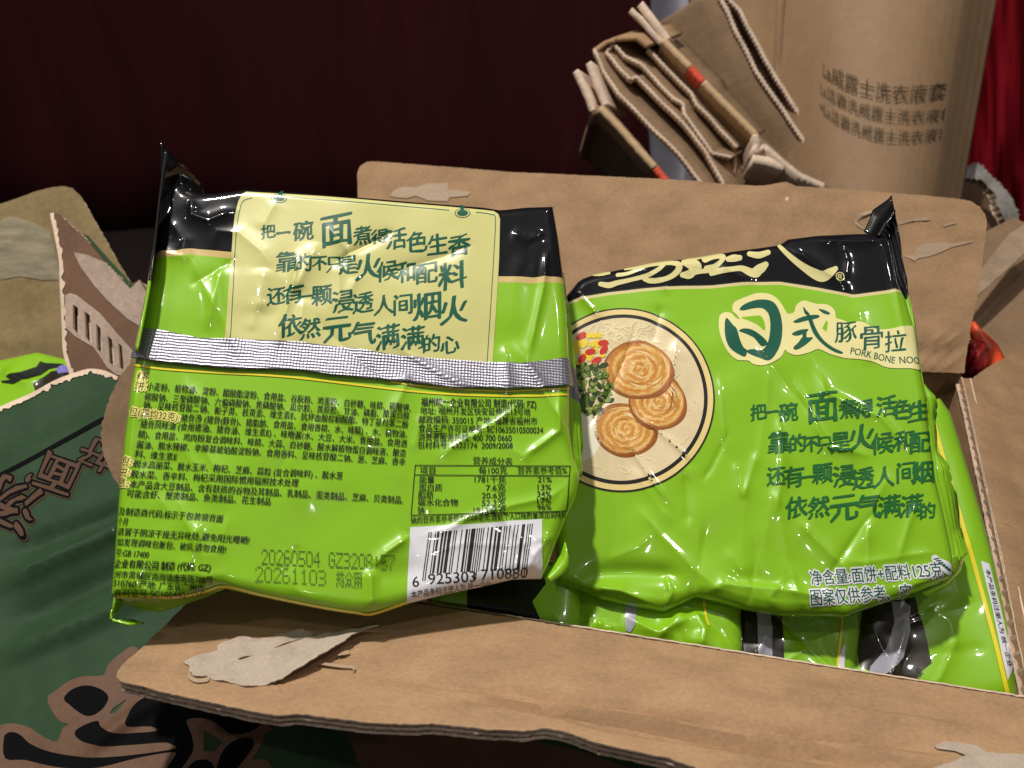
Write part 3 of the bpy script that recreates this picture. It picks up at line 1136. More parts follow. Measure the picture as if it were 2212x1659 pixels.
def slogan(D, rows_, m, bold, eps, dx=0, dy=0):
    for ch, x, y, h in rows_:
        if ch == '一':
            D.stroke([(x - h * 0.55, y + 2, 5.5), (x - h * 0.1, y + 0.5, 4.2), (x + h * 0.4, y - 1, 4.6), (x + h * 0.55, y - 0.5, 6)], m, eps)
            continue
        D.char(ch, (x, y), h, m, eps, bold=bold * (0.9 if h > 62 else 1.0), shear=0.14, brush=0.045)


# ---- packet showing its back
XL, YL = cs(unit((.98, -.075, .12))), cs((0, .96, .28))
SL = Sheet(at(735, 865, 0.2215), XL, YL, 0.00028, 0.6)
E_ = [
    ([(480, 560), (470, 620), (446, 725)], .8, 2.2, 's'),
    ([(414, 420), (417, 467), (451, 479), (520, 450)], 1.2, 1.8, 's'),
    ([(450, 550), (470, 500), (517, 503), (567, 546), (600, 600)], .55, 2.5, 's'),
    ([(700, 480), (722, 507), (760, 553), (772, 600), (745, 660)], .6, 1.8, 's'),
    ([(735, 560), (727, 680)], .45, 2.0, 's'), ([(655, 640), (646, 742)], .45, 1.8, 's'),
    ([(1183, 520), (1172, 622), (1152, 715), (1136, 790)], 1.2, 1.7, 's'),
    ([(1150, 530), (1117, 616), (1117, 740)], .6, 4, 'g'),
    ([(395, 800), (405, 838), (431, 862), (437, 960), (464, 1007), (500, 1060)], .65, 1.8, 's'),
    ([(300, 800), (290, 870), (284, 960), (268, 1080)], .7, 1.6, 's'),
    ([(1133, 850), (1110, 886), (1074, 912), (998, 955), (930, 1000)], .8, 2.0, 's'),
    ([(1206, 840), (1206, 932), (1176, 955), (1120, 995)], 1.1, 1.5, 's'),
    ([(1242, 1030), (1189, 1074), (1110, 1091), (1011, 1120), (968, 1144), (885, 1165)], .8, 1.7, 's'),
    ([(890, 1155), (835, 1193), (799, 1230)], 1.3, 1.8, 's'), ([(799, 1222), (802, 1270), (804, 1328)], 1.3, 2.2, 's'),
    ([(900, 1200), (1000, 1175), (1110, 1178), (1190, 1165)], .35, 1.4, 's'),
    ([(930, 1220), (860, 1240), (799, 1240)], -.6, 3, 'g'),
    ([(700, 1330), (640, 1270), (600, 1180)], .5, 3, 's'), ([(560, 1300), (490, 1262), (430, 1240), (350, 1245)], .9, 3, 's'),
    ([(485, 1275), (470, 1200), (500, 1100)], .35, 2, 's'), ([(300, 1240), (350, 1262), (400, 1290)], -1.0, 3, 'g'),
    ([(1130, 1250), (1150, 1200), (1200, 1150)], 1.0, 2, 's'), ([(1170, 1160), (1180, 1230)], -.9, 2.0, 'g'),
    ([(560, 640), (540, 720)], .3, 2, 's'), ([(860, 850), (840, 960), (870, 1080)], .35, 3, 'g'), ([(640, 860), (630, 1000), (690, 1130)], .35, 3.5, 'g'),
    ([(400, 1100), (440, 1160), (470, 1230)], .4, 2.5, 's'), ([(1100, 500), (1140, 520), (1180, 500)], .7, 2, 's'),
    ([(600, 430), (560, 500)], .3, 2, 's'), ([(980, 480), (1020, 620), (1010, 700)], .3, 4, 'g'), ([(900, 1010), (930, 1120)], .3, 2, 's'),
    ([(360, 470), (400, 520), (390, 560)], .5, 2, 's'), ([(1070, 950), (1150, 1000)], .4, 2, 's'), ([(330, 1060), (380, 1120), (360, 1190)], .4, 2.5, 's'),
]
for e in E_:
    SL.ridge(*e)
def fine_creases(S, box_, seed, n=26, k=1.0):
    q = random.Random(seed)
    x0, y0, x1, y1 = box_
    for _ in range(n):
        x, y = q.uniform(x0, x1), q.uniform(y0, y1)
        a = q.gauss(math.pi / 2, 0.6)
        L = q.uniform(90, 330)
        pl = []
        for k in range(4):
            pl.append((x, y))
            x += L / 3 * math.cos(a)
            y += L / 3 * math.sin(a)
            a += q.uniform(-0.16, 0.16)
        S.ridge(pl, k * q.choice([-1, 1, 1]) * q.uniform(0.10, 0.36), q.uniform(1.1, 3.6), 's')


fine_creases(SL, (300, 480, 1180, 1180), 11)
topL = [(343, 480), (352, 430), (372, 403), (398, 398), (416, 420), (450, 424), (500, 418), (530, 413), (700, 424), (900, 441), (1044, 452), (1080, 458), (1130, 452), (1194, 450)]
rightL = [(1194, 450), (1206, 520), (1216, 596), (1224, 690), (1229, 774), (1229, 857), (1229, 930), (1238, 990), (1252, 1028), (1243, 1074), (1222, 1120), (1198, 1180), (1184, 1220), (1170, 1251)]
bottomL = [(242, 1288), (259, 1295), (300, 1294), (363, 1296), (404, 1292), (445, 1282), (485, 1272), (560, 1289), (646, 1307), (720, 1321), (770, 1328), (804, 1331), (878, 1306), (960, 1283), (1040, 1265), (1110, 1251), (1170, 1251)]
leftL = [(343, 480), (338, 556), (324, 630), (310, 702), (299, 760), (284, 840), (269, 961), (258, 1083), (249, 1209), (242, 1288)]
bandL = [(300, 560), (338, 553), (378, 547), (414, 543), (455, 547), (497, 551), (700, 570), (1075, 603), (1150, 606), (1216, 608), (1260, 612)]
pkL = thing("noodle_packet", "noodle packet seen from its back, with ingredient text and white barcode", "noodle packet", SL.O - SL.N * 0.03, GROUP)
film_body(SL, topL, rightL, bottomL, leftL, m_band_l, pkL, band=bandL, thick=0.034)

# cream panel with the slogan
D = Decal(SL)
pan = [(486, 742), (494, 620), (503, 500), (507, 465), (515, 435), (522, 422), (532, 415), (700, 425), (900, 442), (1050, 455), (1066, 457), (1076, 463), (1080, 474), (1078, 560), (1072, 660), (1064, 786)]
D.poly(pan, m_cream, 0.10, grid=1.5)
inner = [(497, 740), (503, 640), (511, 500), (518, 455), (526, 435), (545, 428)]
D.stroke([(x, y, 1.6) for x, y in inner], m_teal, 0.16)
D.stroke([(x, y, 1.6) for x, y in [(560, 423), (585, 424)]], m_teal, 0.16)
D.stroke([(x, y, 1.6) for x, y in [(622, 426), (800, 440), (970, 455)]], m_teal, 0.16)
D.stroke([(x, y, 1.6) for x, y in [(1028, 459), (1060, 464), (1070, 475), (1066, 560), (1060, 660), (1052, 784)]], m_teal, 0.16)
panel = D.finish("text_panel", pkL)
for cx, cy, tx, ty in ((603, 429, 610, 414), (999, 461, 997, 446)):
    D = Decal(SL)
    D.ellipse((cx, cy), 17, 10, 0, m_teal, 0.15)
    D.ellipse((cx, cy), 15, 8.6, 0, m_cream, 0.18)
    D.ellipse((cx, cy), 12, 6.6, 0, m_teal, 0.21)
    D.stroke([(cx, cy - 2, 8), (tx, ty, 7)], m_teal, 0.21)
    D.finish("hanging_pin", panel)
D = Decal(SL)
slogan(D, [('把', 580, 501, 30), ('一', 612, 503, 24), ('碗', 655, 499, 42), ('面', 727, 497, 64), ('煮', 783, 508, 38), ('得', 820, 513, 36), ('活', 856, 516, 44), ('色', 901, 522, 44), ('生', 945, 527, 42), ('香', 992, 530, 47),
           ('靠', 619, 566, 44), ('的', 655, 567, 36), ('不', 690, 570, 30), ('只', 722, 572, 32), ('是', 752, 573, 38), ('火', 795, 577, 56), ('候', 837, 586, 45), ('和', 877, 588, 40), ('配', 922, 590, 44), ('料', 978, 596, 58),
           ('还', 597, 640, 38), ('有', 632, 636, 46), ('一', 662, 640, 24), ('颗', 696, 639, 42), ('浸', 741, 651, 46), ('透', 784, 654, 44), ('人', 829, 659, 42), ('间', 871, 658, 44), ('烟', 922, 662, 60), ('火', 980, 670, 60),
           ('依', 628, 703, 48), ('然', 670, 709, 44), ('元', 728, 712, 54), ('气', 785, 720, 52), ('满', 837, 727, 50), ('满', 891, 730, 50), ('的', 932, 742, 38), ('心', 972, 745, 38)], m_teal, 0.026, 0.17)
D.finish("slogan_lettering", panel)

# silver back seam and the yellow lines
D = Decal(SL)
st = [(300, 706), (311, 710), (345, 713), (391, 722), (431, 731), (494, 731), (560, 735), (649, 739), (713, 748), (768, 753), (845, 766), (945, 776), (1064, 783), (1133, 784), (1180, 779), (1227, 774)]
sb = [(291, 772), (297, 775), (330, 780), (378, 786), (451, 793), (500, 797), (550, 798), (649, 800), (713, 810), (768, 814), (845, 822), (978, 836), (1077, 839), (1130, 838), (1176, 837), (1229, 835)]
a, b = resample(SL.pts(st), 130), resample(SL.pts(sb), 130)
V = np.vstack([a * (1 - t) + b * t for t in np.linspace(0, 1, 9)])
Fc = [[r * 130 + c, (r + 1) * 130 + c, (r + 1) * 130 + c + 1, r * 130 + c + 1] for r in range(8) for c in range(129)]
tt = np.repeat(np.linspace(0, 1, 9), 130)
uvs = np.column_stack([V * 1000, np.zeros(len(V))])
D.add(V, Fc, m_seam, 0.35 + 1.1 * tt)
lip = np.vstack([b, b])
D.add(lip, [[c, 130 + c, 131 + c, c + 1] for c in range(129)], m_seam, np.concatenate([1.45 + 0 * b[:, 0], np.full(130, 0.1)]), np.column_stack([lip * 1000, np.zeros(len(lip))]))
for e, r in ((a, 0), (b, 1)):
    lo = np.vstack([e, e])
    k = len(e)
D.finish("back_seam", pkL)
D = Decal(SL)
D.stroke([(x, y, 4.2) for x, y in [(292, 789), (340, 796), (400, 801), (480, 806), (560, 810), (649, 817), (768, 831), (860, 842), (945, 850), (1060, 855), (1160, 855), (1227, 852)]], m_yellow, 0.14)
D.stroke([(x, y, 3.6) for x, y in [(845, 826), (945, 838), (1077, 845), (1176, 842), (1228, 840)]], m_yellow, 0.14)
D.stroke([(x, y, 5) for x, y in [(250, 1288), (300, 1287), (363, 1290), (404, 1286), (445, 1276), (485, 1266), (560, 1283), (646, 1301), (720, 1315), (770, 1322), (804, 1325), (878, 1301)]], m_yellow, 0.14)
D.finish("printed_stripe", pkL)

D = Decal(SL)
T = 18.5
for s_, p0, p1 in [
    ("小麦粉、植物油、淀粉、醋酸酯淀粉、食用盐、谷朊粉、鸡蛋粉、白砂糖、味精、碳酸钾、", (318, 834), (888, 882)),
    ("碳酸钠、三聚磷酸钠、六偏磷酸钠、焦磷酸钠、瓜尔胶、黄原胶、甘油、磷脂、酪蛋白酸", (313, 856), (884, 898)),
    ("钠、呈味核苷酸二钠、栀子黄、核黄素、维生素E、抗坏血酸棕榈酸酯、特丁基对苯二酚", (310, 874), (882, 917)),
    ("猪骨汤 (猪骨(豚骨)、猪脂肪、食用盐、食用香精、水、味精) 、水、植物油、", (392, 902), (880, 938)),
    ("猪骨风味油 (食用猪油、猪骨油、维生素E) 、味噌酱(水、大豆、大米、食用盐、食用酒", (303, 915), (879, 958)),
    ("精)、食用盐、鸡肉粉复合调味料、味精、大蒜、白砂糖、酸水解植物蛋白调味液、酿造", (298, 937), (877, 979)),
    ("酱油、脱水辣椒、辛烯基琥珀酸淀粉钠、食用香料、呈味核苷酸二钠、葱、芝麻、香辛", (295, 959), (875, 998)),
    ("料、维生素E", (291, 979), (383, 987)),
    ("脱水高丽菜、脱水玉米、枸杞、芝麻、蒜粒 (复合调味料) 、脱水葱", (288, 1001), (740, 1028)),
    ("脱水菜、香辛料、枸杞采用国际惯用辐照技术处理", (283, 1023), (645, 1043)),
    ("本产品含大豆制品、含有麸质的谷物及其制品、乳制品、蛋类制品、芝麻、贝类制品,", (281, 1045), (870, 1080)),
    ("可能含虾、蟹类制品、鱼类制品、花生制品", (275, 1065), (585, 1083)),
    ("及制造商代码:标示于包装袋背面", (259, 1104), (482, 1121)),
    ("个月", (257, 1126), (276, 1127)),
    ("请置于阴凉干燥无异味处,避免阳光曝晒!", (256, 1148), (539, 1167)),
    ("如发现调味包胀包、破损,请勿食用!", (255, 1170), (488, 1187)),
    ("号:GB 17400", (253, 1193), (322, 1198)),
    ("州市黄埔区南岗镇康南路788号", (249, 1240), (460, 1253)),
    (" 510760 产地: 广东省广州市", (248, 1258), (443, 1271)),
    ("许可证号 SC10544011300", (247, 1279), (450, 1286)),
    ("地址: 福州开发区快安延伸区13号地", (908, 887), (1145, 890)),
    ("邮政编码: 350015 产地: 福建省福州市", (905, 906), (1160, 910)),
    ("食品生产许可证编号: SC10635010500034", (904, 924), (1173, 929)),
    ("消费者服务热线: 400 700 0660", (903, 943), (1105, 946)),
    ("包材料号: 2322174  2009/2008", (902, 961), (1107, 962)),
]:
    D.line(s_, p0, p1, T, m_ink, 0.15, bold=0.012)
D.line("企业有限公司 制造 (代码: GZ)", (250, 1217), (455, 1226), 20, m_ink, 0.15, bold=0.025)
D.line("福州统一企业有限公司 制造(代码: FZ)", (910, 868), (1158, 873), 20, m_ink, 0.15, bold=0.025)
for s_, p0, p1 in [("料:", (297, 813), (319, 814)), ("饼:", (293, 833), (317, 835)), ("包(平均32克):", (282, 889), (389, 902)), ("包:", (266, 995), (286, 998)), ("中:", (262, 1019), (281, 1020)), ("息:", (258, 1042), (279, 1044))]:
    D.line(s_, p0, p1, 21, m_ink, 0.17, bold=0.0, halo=m_halo2, halo_bold=0.15)
D.finish("ingredient_lettering", pkL)

# nutrition table
D = Decal(SL)
for a, b in [((897, 1005), (1231, 1007)), ((895, 1026), (1230, 1028)), ((888, 1113), (1224, 1104)), ((897, 1005), (888, 1113)), ((1231, 1007), (1224, 1104))]:
    D.stroke([(*a, 1.8), ((a[0] + b[0]) / 2, (a[1] + b[1]) / 2, 1.8), (*b, 1.8)], m_ink, 0.15)
D.line("营养成分表", (1022, 995), (1107, 997), 18, m_ink, 0.15, bold=0.01)
for s_, a, b in [("项目", (907, 1016), (940, 1016)), ("每100克", (1034, 1016), (1095, 1016)), ("营养素参考值%", (1118, 1016), (1224, 1016)),
                 ("能量", (906, 1036), (938, 1036)), ("1781千焦", (1025, 1035), (1093, 1036)), ("21%", (1161, 1035), (1191, 1035)),
                 ("蛋白质", (905, 1053), (955, 1053)), ("7.6克", (1050, 1053), (1092, 1053)), ("13%", (1161, 1052), (1190, 1052)),
                 ("脂肪", (903, 1069), (936, 1069)), ("20.6克", (1041, 1070), (1092, 1070)), ("34%", (1160, 1067), (1190, 1067)),
                 ("碳水化合物", (903, 1085), (989, 1085)), ("52.3克", (1041, 1086), (1092, 1086)), ("17%", (1160, 1081), (1190, 1080)),
                 ("钠", (902, 1102), (916, 1102)), ("1913毫克", (1023, 1102), (1092, 1102)), ("96%", (1160, 1095), (1190, 1094)),
                 ("钠的营养素参考值为2000毫克,请依个人口味酌量添加调味料", (887, 1124), (1222, 1112))]:
    D.line(s_, a, b, 17.5, m_ink, 0.15, bold=0.01)
D.finish("nutrition_table", pkL)

# barcode
D = Decal(SL)
D.poly([(886, 1139), (1030, 1131), (1171, 1121), (1170, 1180), (1168, 1249), (1108, 1250), (1040, 1266), (960, 1283), (878, 1303), (882, 1220)], m_white, 0.13, grid=1.5)
bl = D.finish("barcode_label", pkL)
Lc = ["0001101", "0011001", "0010011", "0111101", "0100011", "0110001", "0101111", "0111011", "0110111", "0001011"]
Rc = ["".join('1' if c == '0' else '0' for c in s_) for s_ in Lc]
Gc = [s_[::-1] for s_ in Rc]
par = "LGGGLL"                       # first digit 6
bits = "101" + "".join((Lc if p == 'L' else Gc)[int(c)] for p, c in zip(par, "925303")) + "01010" + "".join(Rc[int(c)] for c in "710880") + "101"
D = Decal(SL)
def bq(u, v):                        # position inside the bar field
    tl, tr, br, bl_ = (926, 1150), (1151, 1131), (1139, 1229), (914, 1240)
    x = (1 - v) * ((1 - u) * tl[0] + u * tr[0]) + v * ((1 - u) * bl_[0] + u * br[0])
    y = (1 - v) * ((1 - u) * tl[1] + u * tr[1]) + v * ((1 - u) * bl_[1] + u * br[1])
    return (x, y)
i = 0
while i < 95:
    if bits[i] == '1':
        j = i
        while j < 95 and bits[j] == '1':
            j += 1
        ext = 1.17 if (i < 3 or i > 91 or 45 <= i < 50) else 1.0
        a = SL.pts([bq(i / 95, t) for t in np.linspace(0, ext, 14)])
        b = SL.pts([bq(j / 95, t) for t in np.linspace(0, ext, 14)])
        D.add(np.vstack([a, b]), [[k, k + 1, 15 + k, 14 + k] for k in range(13)], m_ink, 0.17)
        i = j
    else:
        i += 1
D.line("6", (891, 1256), (905, 1255), 32, m_ink, 0.17, bold=0.01)
D.line("925303", (925, 1250), (1027, 1243), 32, m_ink, 0.17, bold=0.01)
D.line("710880", (1039, 1240), (1140, 1234), 32, m_ink, 0.17, bold=0.01)
D.line("本产品条码注册人为 统一企业", (888, 1284), (1060, 1259), 17, m_ink, 0.17, bold=0.008)
D.finish("barcode_lettering", bl)

# dot-matrix date code
DM = {'0': "01110100011000110001100011000101110", '1': "00100011000010000100001000010001110", '2': "01110100010000100010001000100011111", '3': "11110000010000101110000010000111110",
      '4': "00010001100101010010111110001000010", '5': "11111100001000011110000010000111110", '6': "01110100001000011110100011000101110", '7': "11111000010001000100010000100001000",
      '8': "01110100011000101110100011000101110", 'G': "01110100011000010111100011000101110", 'Z': "11111000010001000100010001000011111", ':': "00000001000010000000001000010000000", ' ': "0" * 35,
      'q': "01010111110101011101010111010110011", 's': "00100010101000101110010101111010101", 'y': "11111101011111110101111111010110101"}
D = Decal(SL)
dots = []
for txt, p0, p1, hh in (("20260504 GZ3208:57", (566, 1203), (853, 1216), 30), ("20261103 qsy", (553, 1240), (782, 1254), 30)):
    nch = len(txt)
    wch = (p1[0] - p0[0]) / (nch - 0.2)
    for q, ch in enumerate(txt):
        for k, bit in enumerate(DM[ch]):
            if bit == '1':
                r, c = divmod(k, 5)
                x = p0[0] + wch * (q + c / 5.6)
                y = p0[1] + (p1[1] - p0[1]) * (q / nch) + (r - 3) / 6 * hh
                dots.append((x, y))
dp = SL.pts(dots)
for p in dp:
    D.add(p + 0.00019 * np.array([[math.cos(k * 1.047), math.sin(k * 1.047)] for k in range(6)]), [list(range(6))], m_dot, 0.2)
D.finish("date_code_lettering", pkL)

# end seals: black fin standing up at the left, crimped fin behind the right edge
lf = SL.pts([(345, 470), (338, 556), (324, 630), (311, 702), (299, 760), (284, 840)], 0)
lw = SL.W(lf) - SL.N * 0.004
tip = [(356, 322), (341, 470), (331, 560), (322, 625), (310, 690), (296, 760)]
lt = np.array([SL.O + SL.X * p[0] + SL.Y * p[1] + SL.N * 0.006 for p in SL.pts(tip, 0.006)])
tp = np.array([SL.O + SL.X * p[0] + SL.Y * p[1] - SL.N * 0.008 for p in SL.pts([(432, 396), (352, 470), (341, 560), (327, 630), (312, 702), (300, 760)], -0.008)])
def dens(P, n):
    return resample(P, n)
ribbon("end_seal", span(dens(lt, 40), dens(tp, 40), 9, SL.N, 0.002), [m_black, m_green], pkL, 0.0007, midx=lambda r, c: 0 if c < 0.66 else 1)
# top-left gusset of the black film between fin tip and body
g0 = np.array([SL.O + SL.X * p[0] + SL.Y * p[1] + SL.N * z for p, z in zip(SL.pts([(358, 322), (372, 352), (390, 374), (412, 386), (431, 394)], 0.0), (0.005, 0.002, 0.0, 0.0, -0.004))])
g1 = np.array([SL.O + SL.X * p[0] + SL.Y * p[1] + SL.N * z for p, z in zip(SL.pts([(346, 500), (362, 470), (384, 450), (408, 440), (440, 440)], 0.0), (0.002, 0.0005, -0.001, -0.001, -0.005))])
ribbon("gusset", span(dens(g0, 24), dens(g1, 24), 14, SL.N, -0.0015), m_black, pkL, 0.0006)
ri = np.array([SL.O + SL.X * p[0] + SL.Y * p[1] - SL.N * 0.006 for p in SL.pts([(1200, 560), (1214, 640), (1222, 760), (1224, 860), (1228, 960), (1240, 1020)], -0.006)])
ro = np.array([SL.O + SL.X * p[0] + SL.Y * p[1] - SL.N * 0.010 for p in SL.pts([(1216, 596), (1229, 690), (1240, 780), (1250, 860), (1257, 960), (1254, 1030)], -0.010)])
ribbon("end_seal", span(dens(ri, 50), dens(ro, 50), 12), [m_green, m_seam], pkL, 0.0006, crimp=0.0004, per=0.0016, midx=lambda r, c: 1 if 0.47 < c < 0.64 else 0)
# curled corner of the film at the bottom left, and the tucked fold under the bottom edge
c0 = SL.pts(Z(0, 2200, .49729, [(905, 300), (895, 380), (882, 440), (888, 480)]), -0.006)
c1 = SL.pts(Z(0, 2200, .49729, [(1000, 340), (975, 375), (940, 430), (915, 485)]), -0.012)
c2 = SL.pts(Z(0, 2200, .49729, [(888, 478), (895, 494), (950, 512), (1015, 530)]), -0.006)
c3 = SL.pts(Z(0, 2200, .49729, [(915, 483), (960, 488), (1050, 488), (1140, 506)]), -0.010)
def lift2(P, z):
    return np.array([SL.O + SL.X * p[0] + SL.Y * p[1] + SL.N * z for p in P])
ribbon("film_corner", span(dens(lift2(c0, -0.006), 16), dens(lift2(c1, -0.012), 16), 8, SL.N, 0.002), m_green, pkL, 0.0006)
ribbon("film_corner", span(dens(lift2(c2, -0.006), 16), dens(lift2(c3, -0.010), 16), 6, SL.N, 0.001), m_green, pkL, 0.0006, crimp=0.0002)
u0 = SL.pts([(250, 1290), (300, 1288), (363, 1290), (430, 1282), (485, 1270)], -0.006)
u1 = SL.pts([(268, 1302), (303, 1315), (346, 1321), (376, 1311), (440, 1290)], -0.012)
ribbon("tucked_fold", span(dens(lift2(u0, -0.006), 30), dens(lift2(u1, -0.012), 30), 8, SL.N, -0.001), m_green, pkL, 0.0006)
v0 = SL.pts(Z(1300, 1500, .60277, [(1530, 1040), (1505, 1130), (1440, 1220), (1390, 1275)]), -0.006)
v1 = SL.pts(Z(1300, 1500, .60277, [(1556, 1180), (1545, 1225), (1510, 1270), (1440, 1312)]), -0.004)
ribbon("film_corner", span(dens(lift2(v0, -0.006), 16), dens(lift2(v1, -0.004), 16), 8, SL.N, 0.0015), m_green, pkL, 0.0006)

# ---- packet showing its front
XR, YR = cs(unit((.985, -.02, -.10))), cs((0.03, .955, .29))
SR = Sheet(at(1620, 930, 0.250), XR, YR, 0.00028, 3.1)
E_ = [
    ([(1722, 800), (1722, 830), (1740, 872), (1766, 932), (1789, 968), (1842, 976), (1900, 990)], .9, 1.8, 's'),
    ([(1770, 790), (1780, 850), (1830, 870), (1865, 889), (1900, 900), (1988, 1000)], .8, 1.6, 's'),
    ([(1860, 1200), (1888, 1087), (1925, 1010)], .7, 3.0, 's'), ([(1935, 1216), (1955, 1153), (1978, 1080)], .8, 2, 's'),
    ([(1380, 900), (1400, 914), (1463, 967), (1500, 1000)], .8, 1.3, 's'), ([(1334, 920), (1344, 940), (1403, 1033), (1460, 1105)], .8, 1.4, 's'),
    ([(1652, 1050), (1680, 1090), (1700, 1200), (1690, 1260)], .5, 3, 's'), ([(1560, 1180), (1600, 1230), (1640, 1310)], .5, 3, 's'),
    ([(1220, 600), (1234, 620), (1257, 645), (1300, 690)], .9, 1.8, 's'), ([(1815, 520), (1830, 566), (1825, 610)], .6, 2, 's'),
    ([(1700, 530), (1740, 560), (1800, 600), (1845, 640)], 1.0, 1.8, 's'), ([(1760, 520), (1850, 524), (1915, 520)], .9, 1.8, 's'),
    ([(1905, 500), (1930, 620), (1950, 720), (1960, 790)], .8, 1.8, 's'),
    ([(1240, 1262), (1300, 1240), (1380, 1236), (1440, 1240), (1490, 1262)], -2.0, 3, 'g'), ([(1260, 1268), (1340, 1275), (1440, 1320)], 1.6, 2.2, 's'),
    ([(1440, 1240), (1450, 1280), (1437, 1320)], 1.1, 1.6, 's'), ([(1500, 1295), (1560, 1262), (1680, 1272), (1780, 1290), (1826, 1332)], 1.6, 3.0, 's'),
    ([(1560, 1250), (1640, 1255), (1720, 1270)], -1.0, 2.5, 'g'), ([(1680, 1330), (1660, 1290), (1700, 1240)], .7, 2, 's'),
    ([(1800, 1210), (1870, 1215), (1960, 1200), (2040, 1190)], .5, 2, 's'), ([(1300, 1215), (1380, 1180), (1420, 1140)], .4, 2, 's'),
    ([(1360, 560), (1420, 600), (1450, 640)], .5, 2, 's'), ([(1550, 570), (1600, 600), (1640, 610)], .5, 2, 's'),
    ([(1470, 700), (1490, 780), (1480, 860)], .35, 3, 'g'), ([(1580, 800), (1600, 900), (1590, 1000)], .35, 4, 'g'), ([(1930, 1290), (1980, 1262), (2040, 1246)], 1.2, 2, 's'),
    ([(1700, 950), (1690, 1050), (1720, 1150)], .4, 3, 's'), ([(1850, 640), (1862, 740), (1880, 800)], .5, 3, 's'),
]
for e in E_:
    SR.ridge(*e)
fine_creases(SR, (1230, 560, 1980, 1220), 12)
topR = [(1192, 680), (1222, 642), (1250, 608), (1275, 598), (1380, 576), (1450, 565), (1511, 559), (1580, 546), (1640, 538), (1682, 532), (1698, 520), (1761, 512), (1844, 508), (1880, 508), (1913, 514)]
rightR = [(1913, 514), (1924, 570), (1934, 615), (1953, 648), (1973, 715), (1983, 791), (1998, 863), (2000, 906), (2008, 962), (2018, 1038), (2034, 1104), (2051, 1183), (2057, 1220), (2047, 1250)]
bottomR = [(1204, 1262), (1250, 1275), (1300, 1296), (1370, 1312), (1436, 1322), (1470, 1306), (1502, 1290), (1560, 1304), (1611, 1319), (1680, 1331), (1750, 1332), (1826, 1333), (1872, 1316), (1922, 1299), (1988, 1276), (2047, 1250)]
leftR = [(1192, 680), (1192, 900), (1198, 1100), (1204, 1262)]
bandR = [(1180, 664), (1222, 658), (1257, 643), (1313, 635), (1392, 626), (1471, 621), (1537, 620), (1602, 613), (1685, 612), (1768, 625), (1844, 640), (1890, 634), (1933, 627), (1960, 634)]
pkR = thing("noodle_packet", "noodle packet seen from its front, with a bowl of pork noodles pictured", "noodle packet", SR.O - SR.N * 0.03, GROUP)
m_band_r.node_tree.nodes["Color Ramp"].color_ramp.elements[1].position = 0.5 - 0.55 / 8
m_band_r.node_tree.nodes["Color Ramp"].color_ramp.elements[2].position = 0.5 + 0.55 / 8
m_band_r.node_tree.nodes["Color Ramp"].color_ramp.elements[1].color = (0.68, 0.58, 0.28, 1)
film_body(SR, topR, rightR, bottomR, leftR, m_band_r, pkR, band=bandR, thick=0.032)

# bowl picture
D = Decal(SR)
BC = (1342, 858)
D.ellipse(BC, 199, 199, 0, m_blackrim, 0.10, n=120)
D.ellipse(BC, 195.5, 195.5, 0, m_rim, 0.13, n=120)
D.ellipse(BC, 184, 184, 0, m_blackrim, 0.16, n=120)
D.ellipse(BC, 176, 176, 0, m_soup, 0.19, n=120)
m_brothline = film("broth_shade_picture", (0.58, 0.42, 0.20))
for k in range(84):                       # pale noodles in the soup, each with a darker line under it
    a = rng.uniform(0, 6.28)
    r = 168 * math.sqrt(rng.random())
    x, y = (BC[0] + r * math.cos(a), BC[1] + r * math.sin(a)) if k > 44 else (rng.uniform(1255, 1420), rng.uniform(692, 748))
    t = rng.uniform(-0.9, 0.9)
    pw = []
    for q in range(6):
        if (x - BC[0]) ** 2 + (y - BC[1]) ** 2 > 170 ** 2:
            break
        pw.append((x, y, rng.uniform(2.4, 4.2) * (1.25 if k <= 44 else 0.8)))
        x += 8 * math.cos(t)
        y += 8 * math.sin(t)
        t += rng.uniform(-0.9, 0.9)
    if len(pw) < 3:
        continue
    D.stroke([(x + 0.8, y + 1.8, wd) for x, y, wd in pw], m_brothline, 0.205 + 0.0002 * k)
    D.stroke(pw, m_noodle, 0.212 + 0.0002 * k)
D.ellipse((1246, 944), 52, 54, 0, m_egg, 0.235, n=40)
m_rind = film("pork_rind_picture", (0.27, 0.085, 0.018))
tones = [film("pork_dark_picture", (0.40, 0.16, 0.03)), film("pork_pale_picture", (0.84, 0.66, 0.36)), film("pork_mid_picture", (0.60, 0.30, 0.07)), film("pork_gold_picture", (0.78, 0.48, 0.13))]
for c, rx, ry, rot, e in (((1352, 927), 66, 54, -0.25, 0.25), ((1421, 868), 61, 56, -0.4, 0.30), ((1380, 798), 74, 60, -0.2, 0.35)):
    D.ellipse((c[0] - 1, c[1] + 2.5), rx + 3, ry + 3, rot, m_rind, e - 0.015, n=60, wob=0.02)
    D.ellipse(c, rx, ry, rot, m_meat, e, n=60, wob=0.024, uv=True)
    cr, sr = math.cos(rot), math.sin(rot)
    for k in range(64):
        r0 = rng.uniform(0.12, 0.97)
        a0 = rng.uniform(0, 6.28)
        sp = rng.uniform(0.25, 1.5) * (0.5 + 0.6 * (1 - r0))
        w0 = rng.uniform(0.7, 3.0)
        pw = []
        for q in range(6):
            a = a0 + sp * q / 5
            r = r0 + 0.05 * q / 5 + rng.uniform(-0.012, 0.012)
            x, y = rx * min(r, 0.985) * math.cos(a), -ry * min(r, 0.985) * math.sin(a)
            pw.append((c[0] + cr * x + sr * y, c[1] - sr * x + cr * y, max(0.4, w0 * math.sin(math.pi * (q + 0.4) / 5.8))))
        D.stroke(pw, tones[0] if (r0 > 0.9 and k % 2) else tones[k % 4], e + 0.006 + 0.0004 * k)
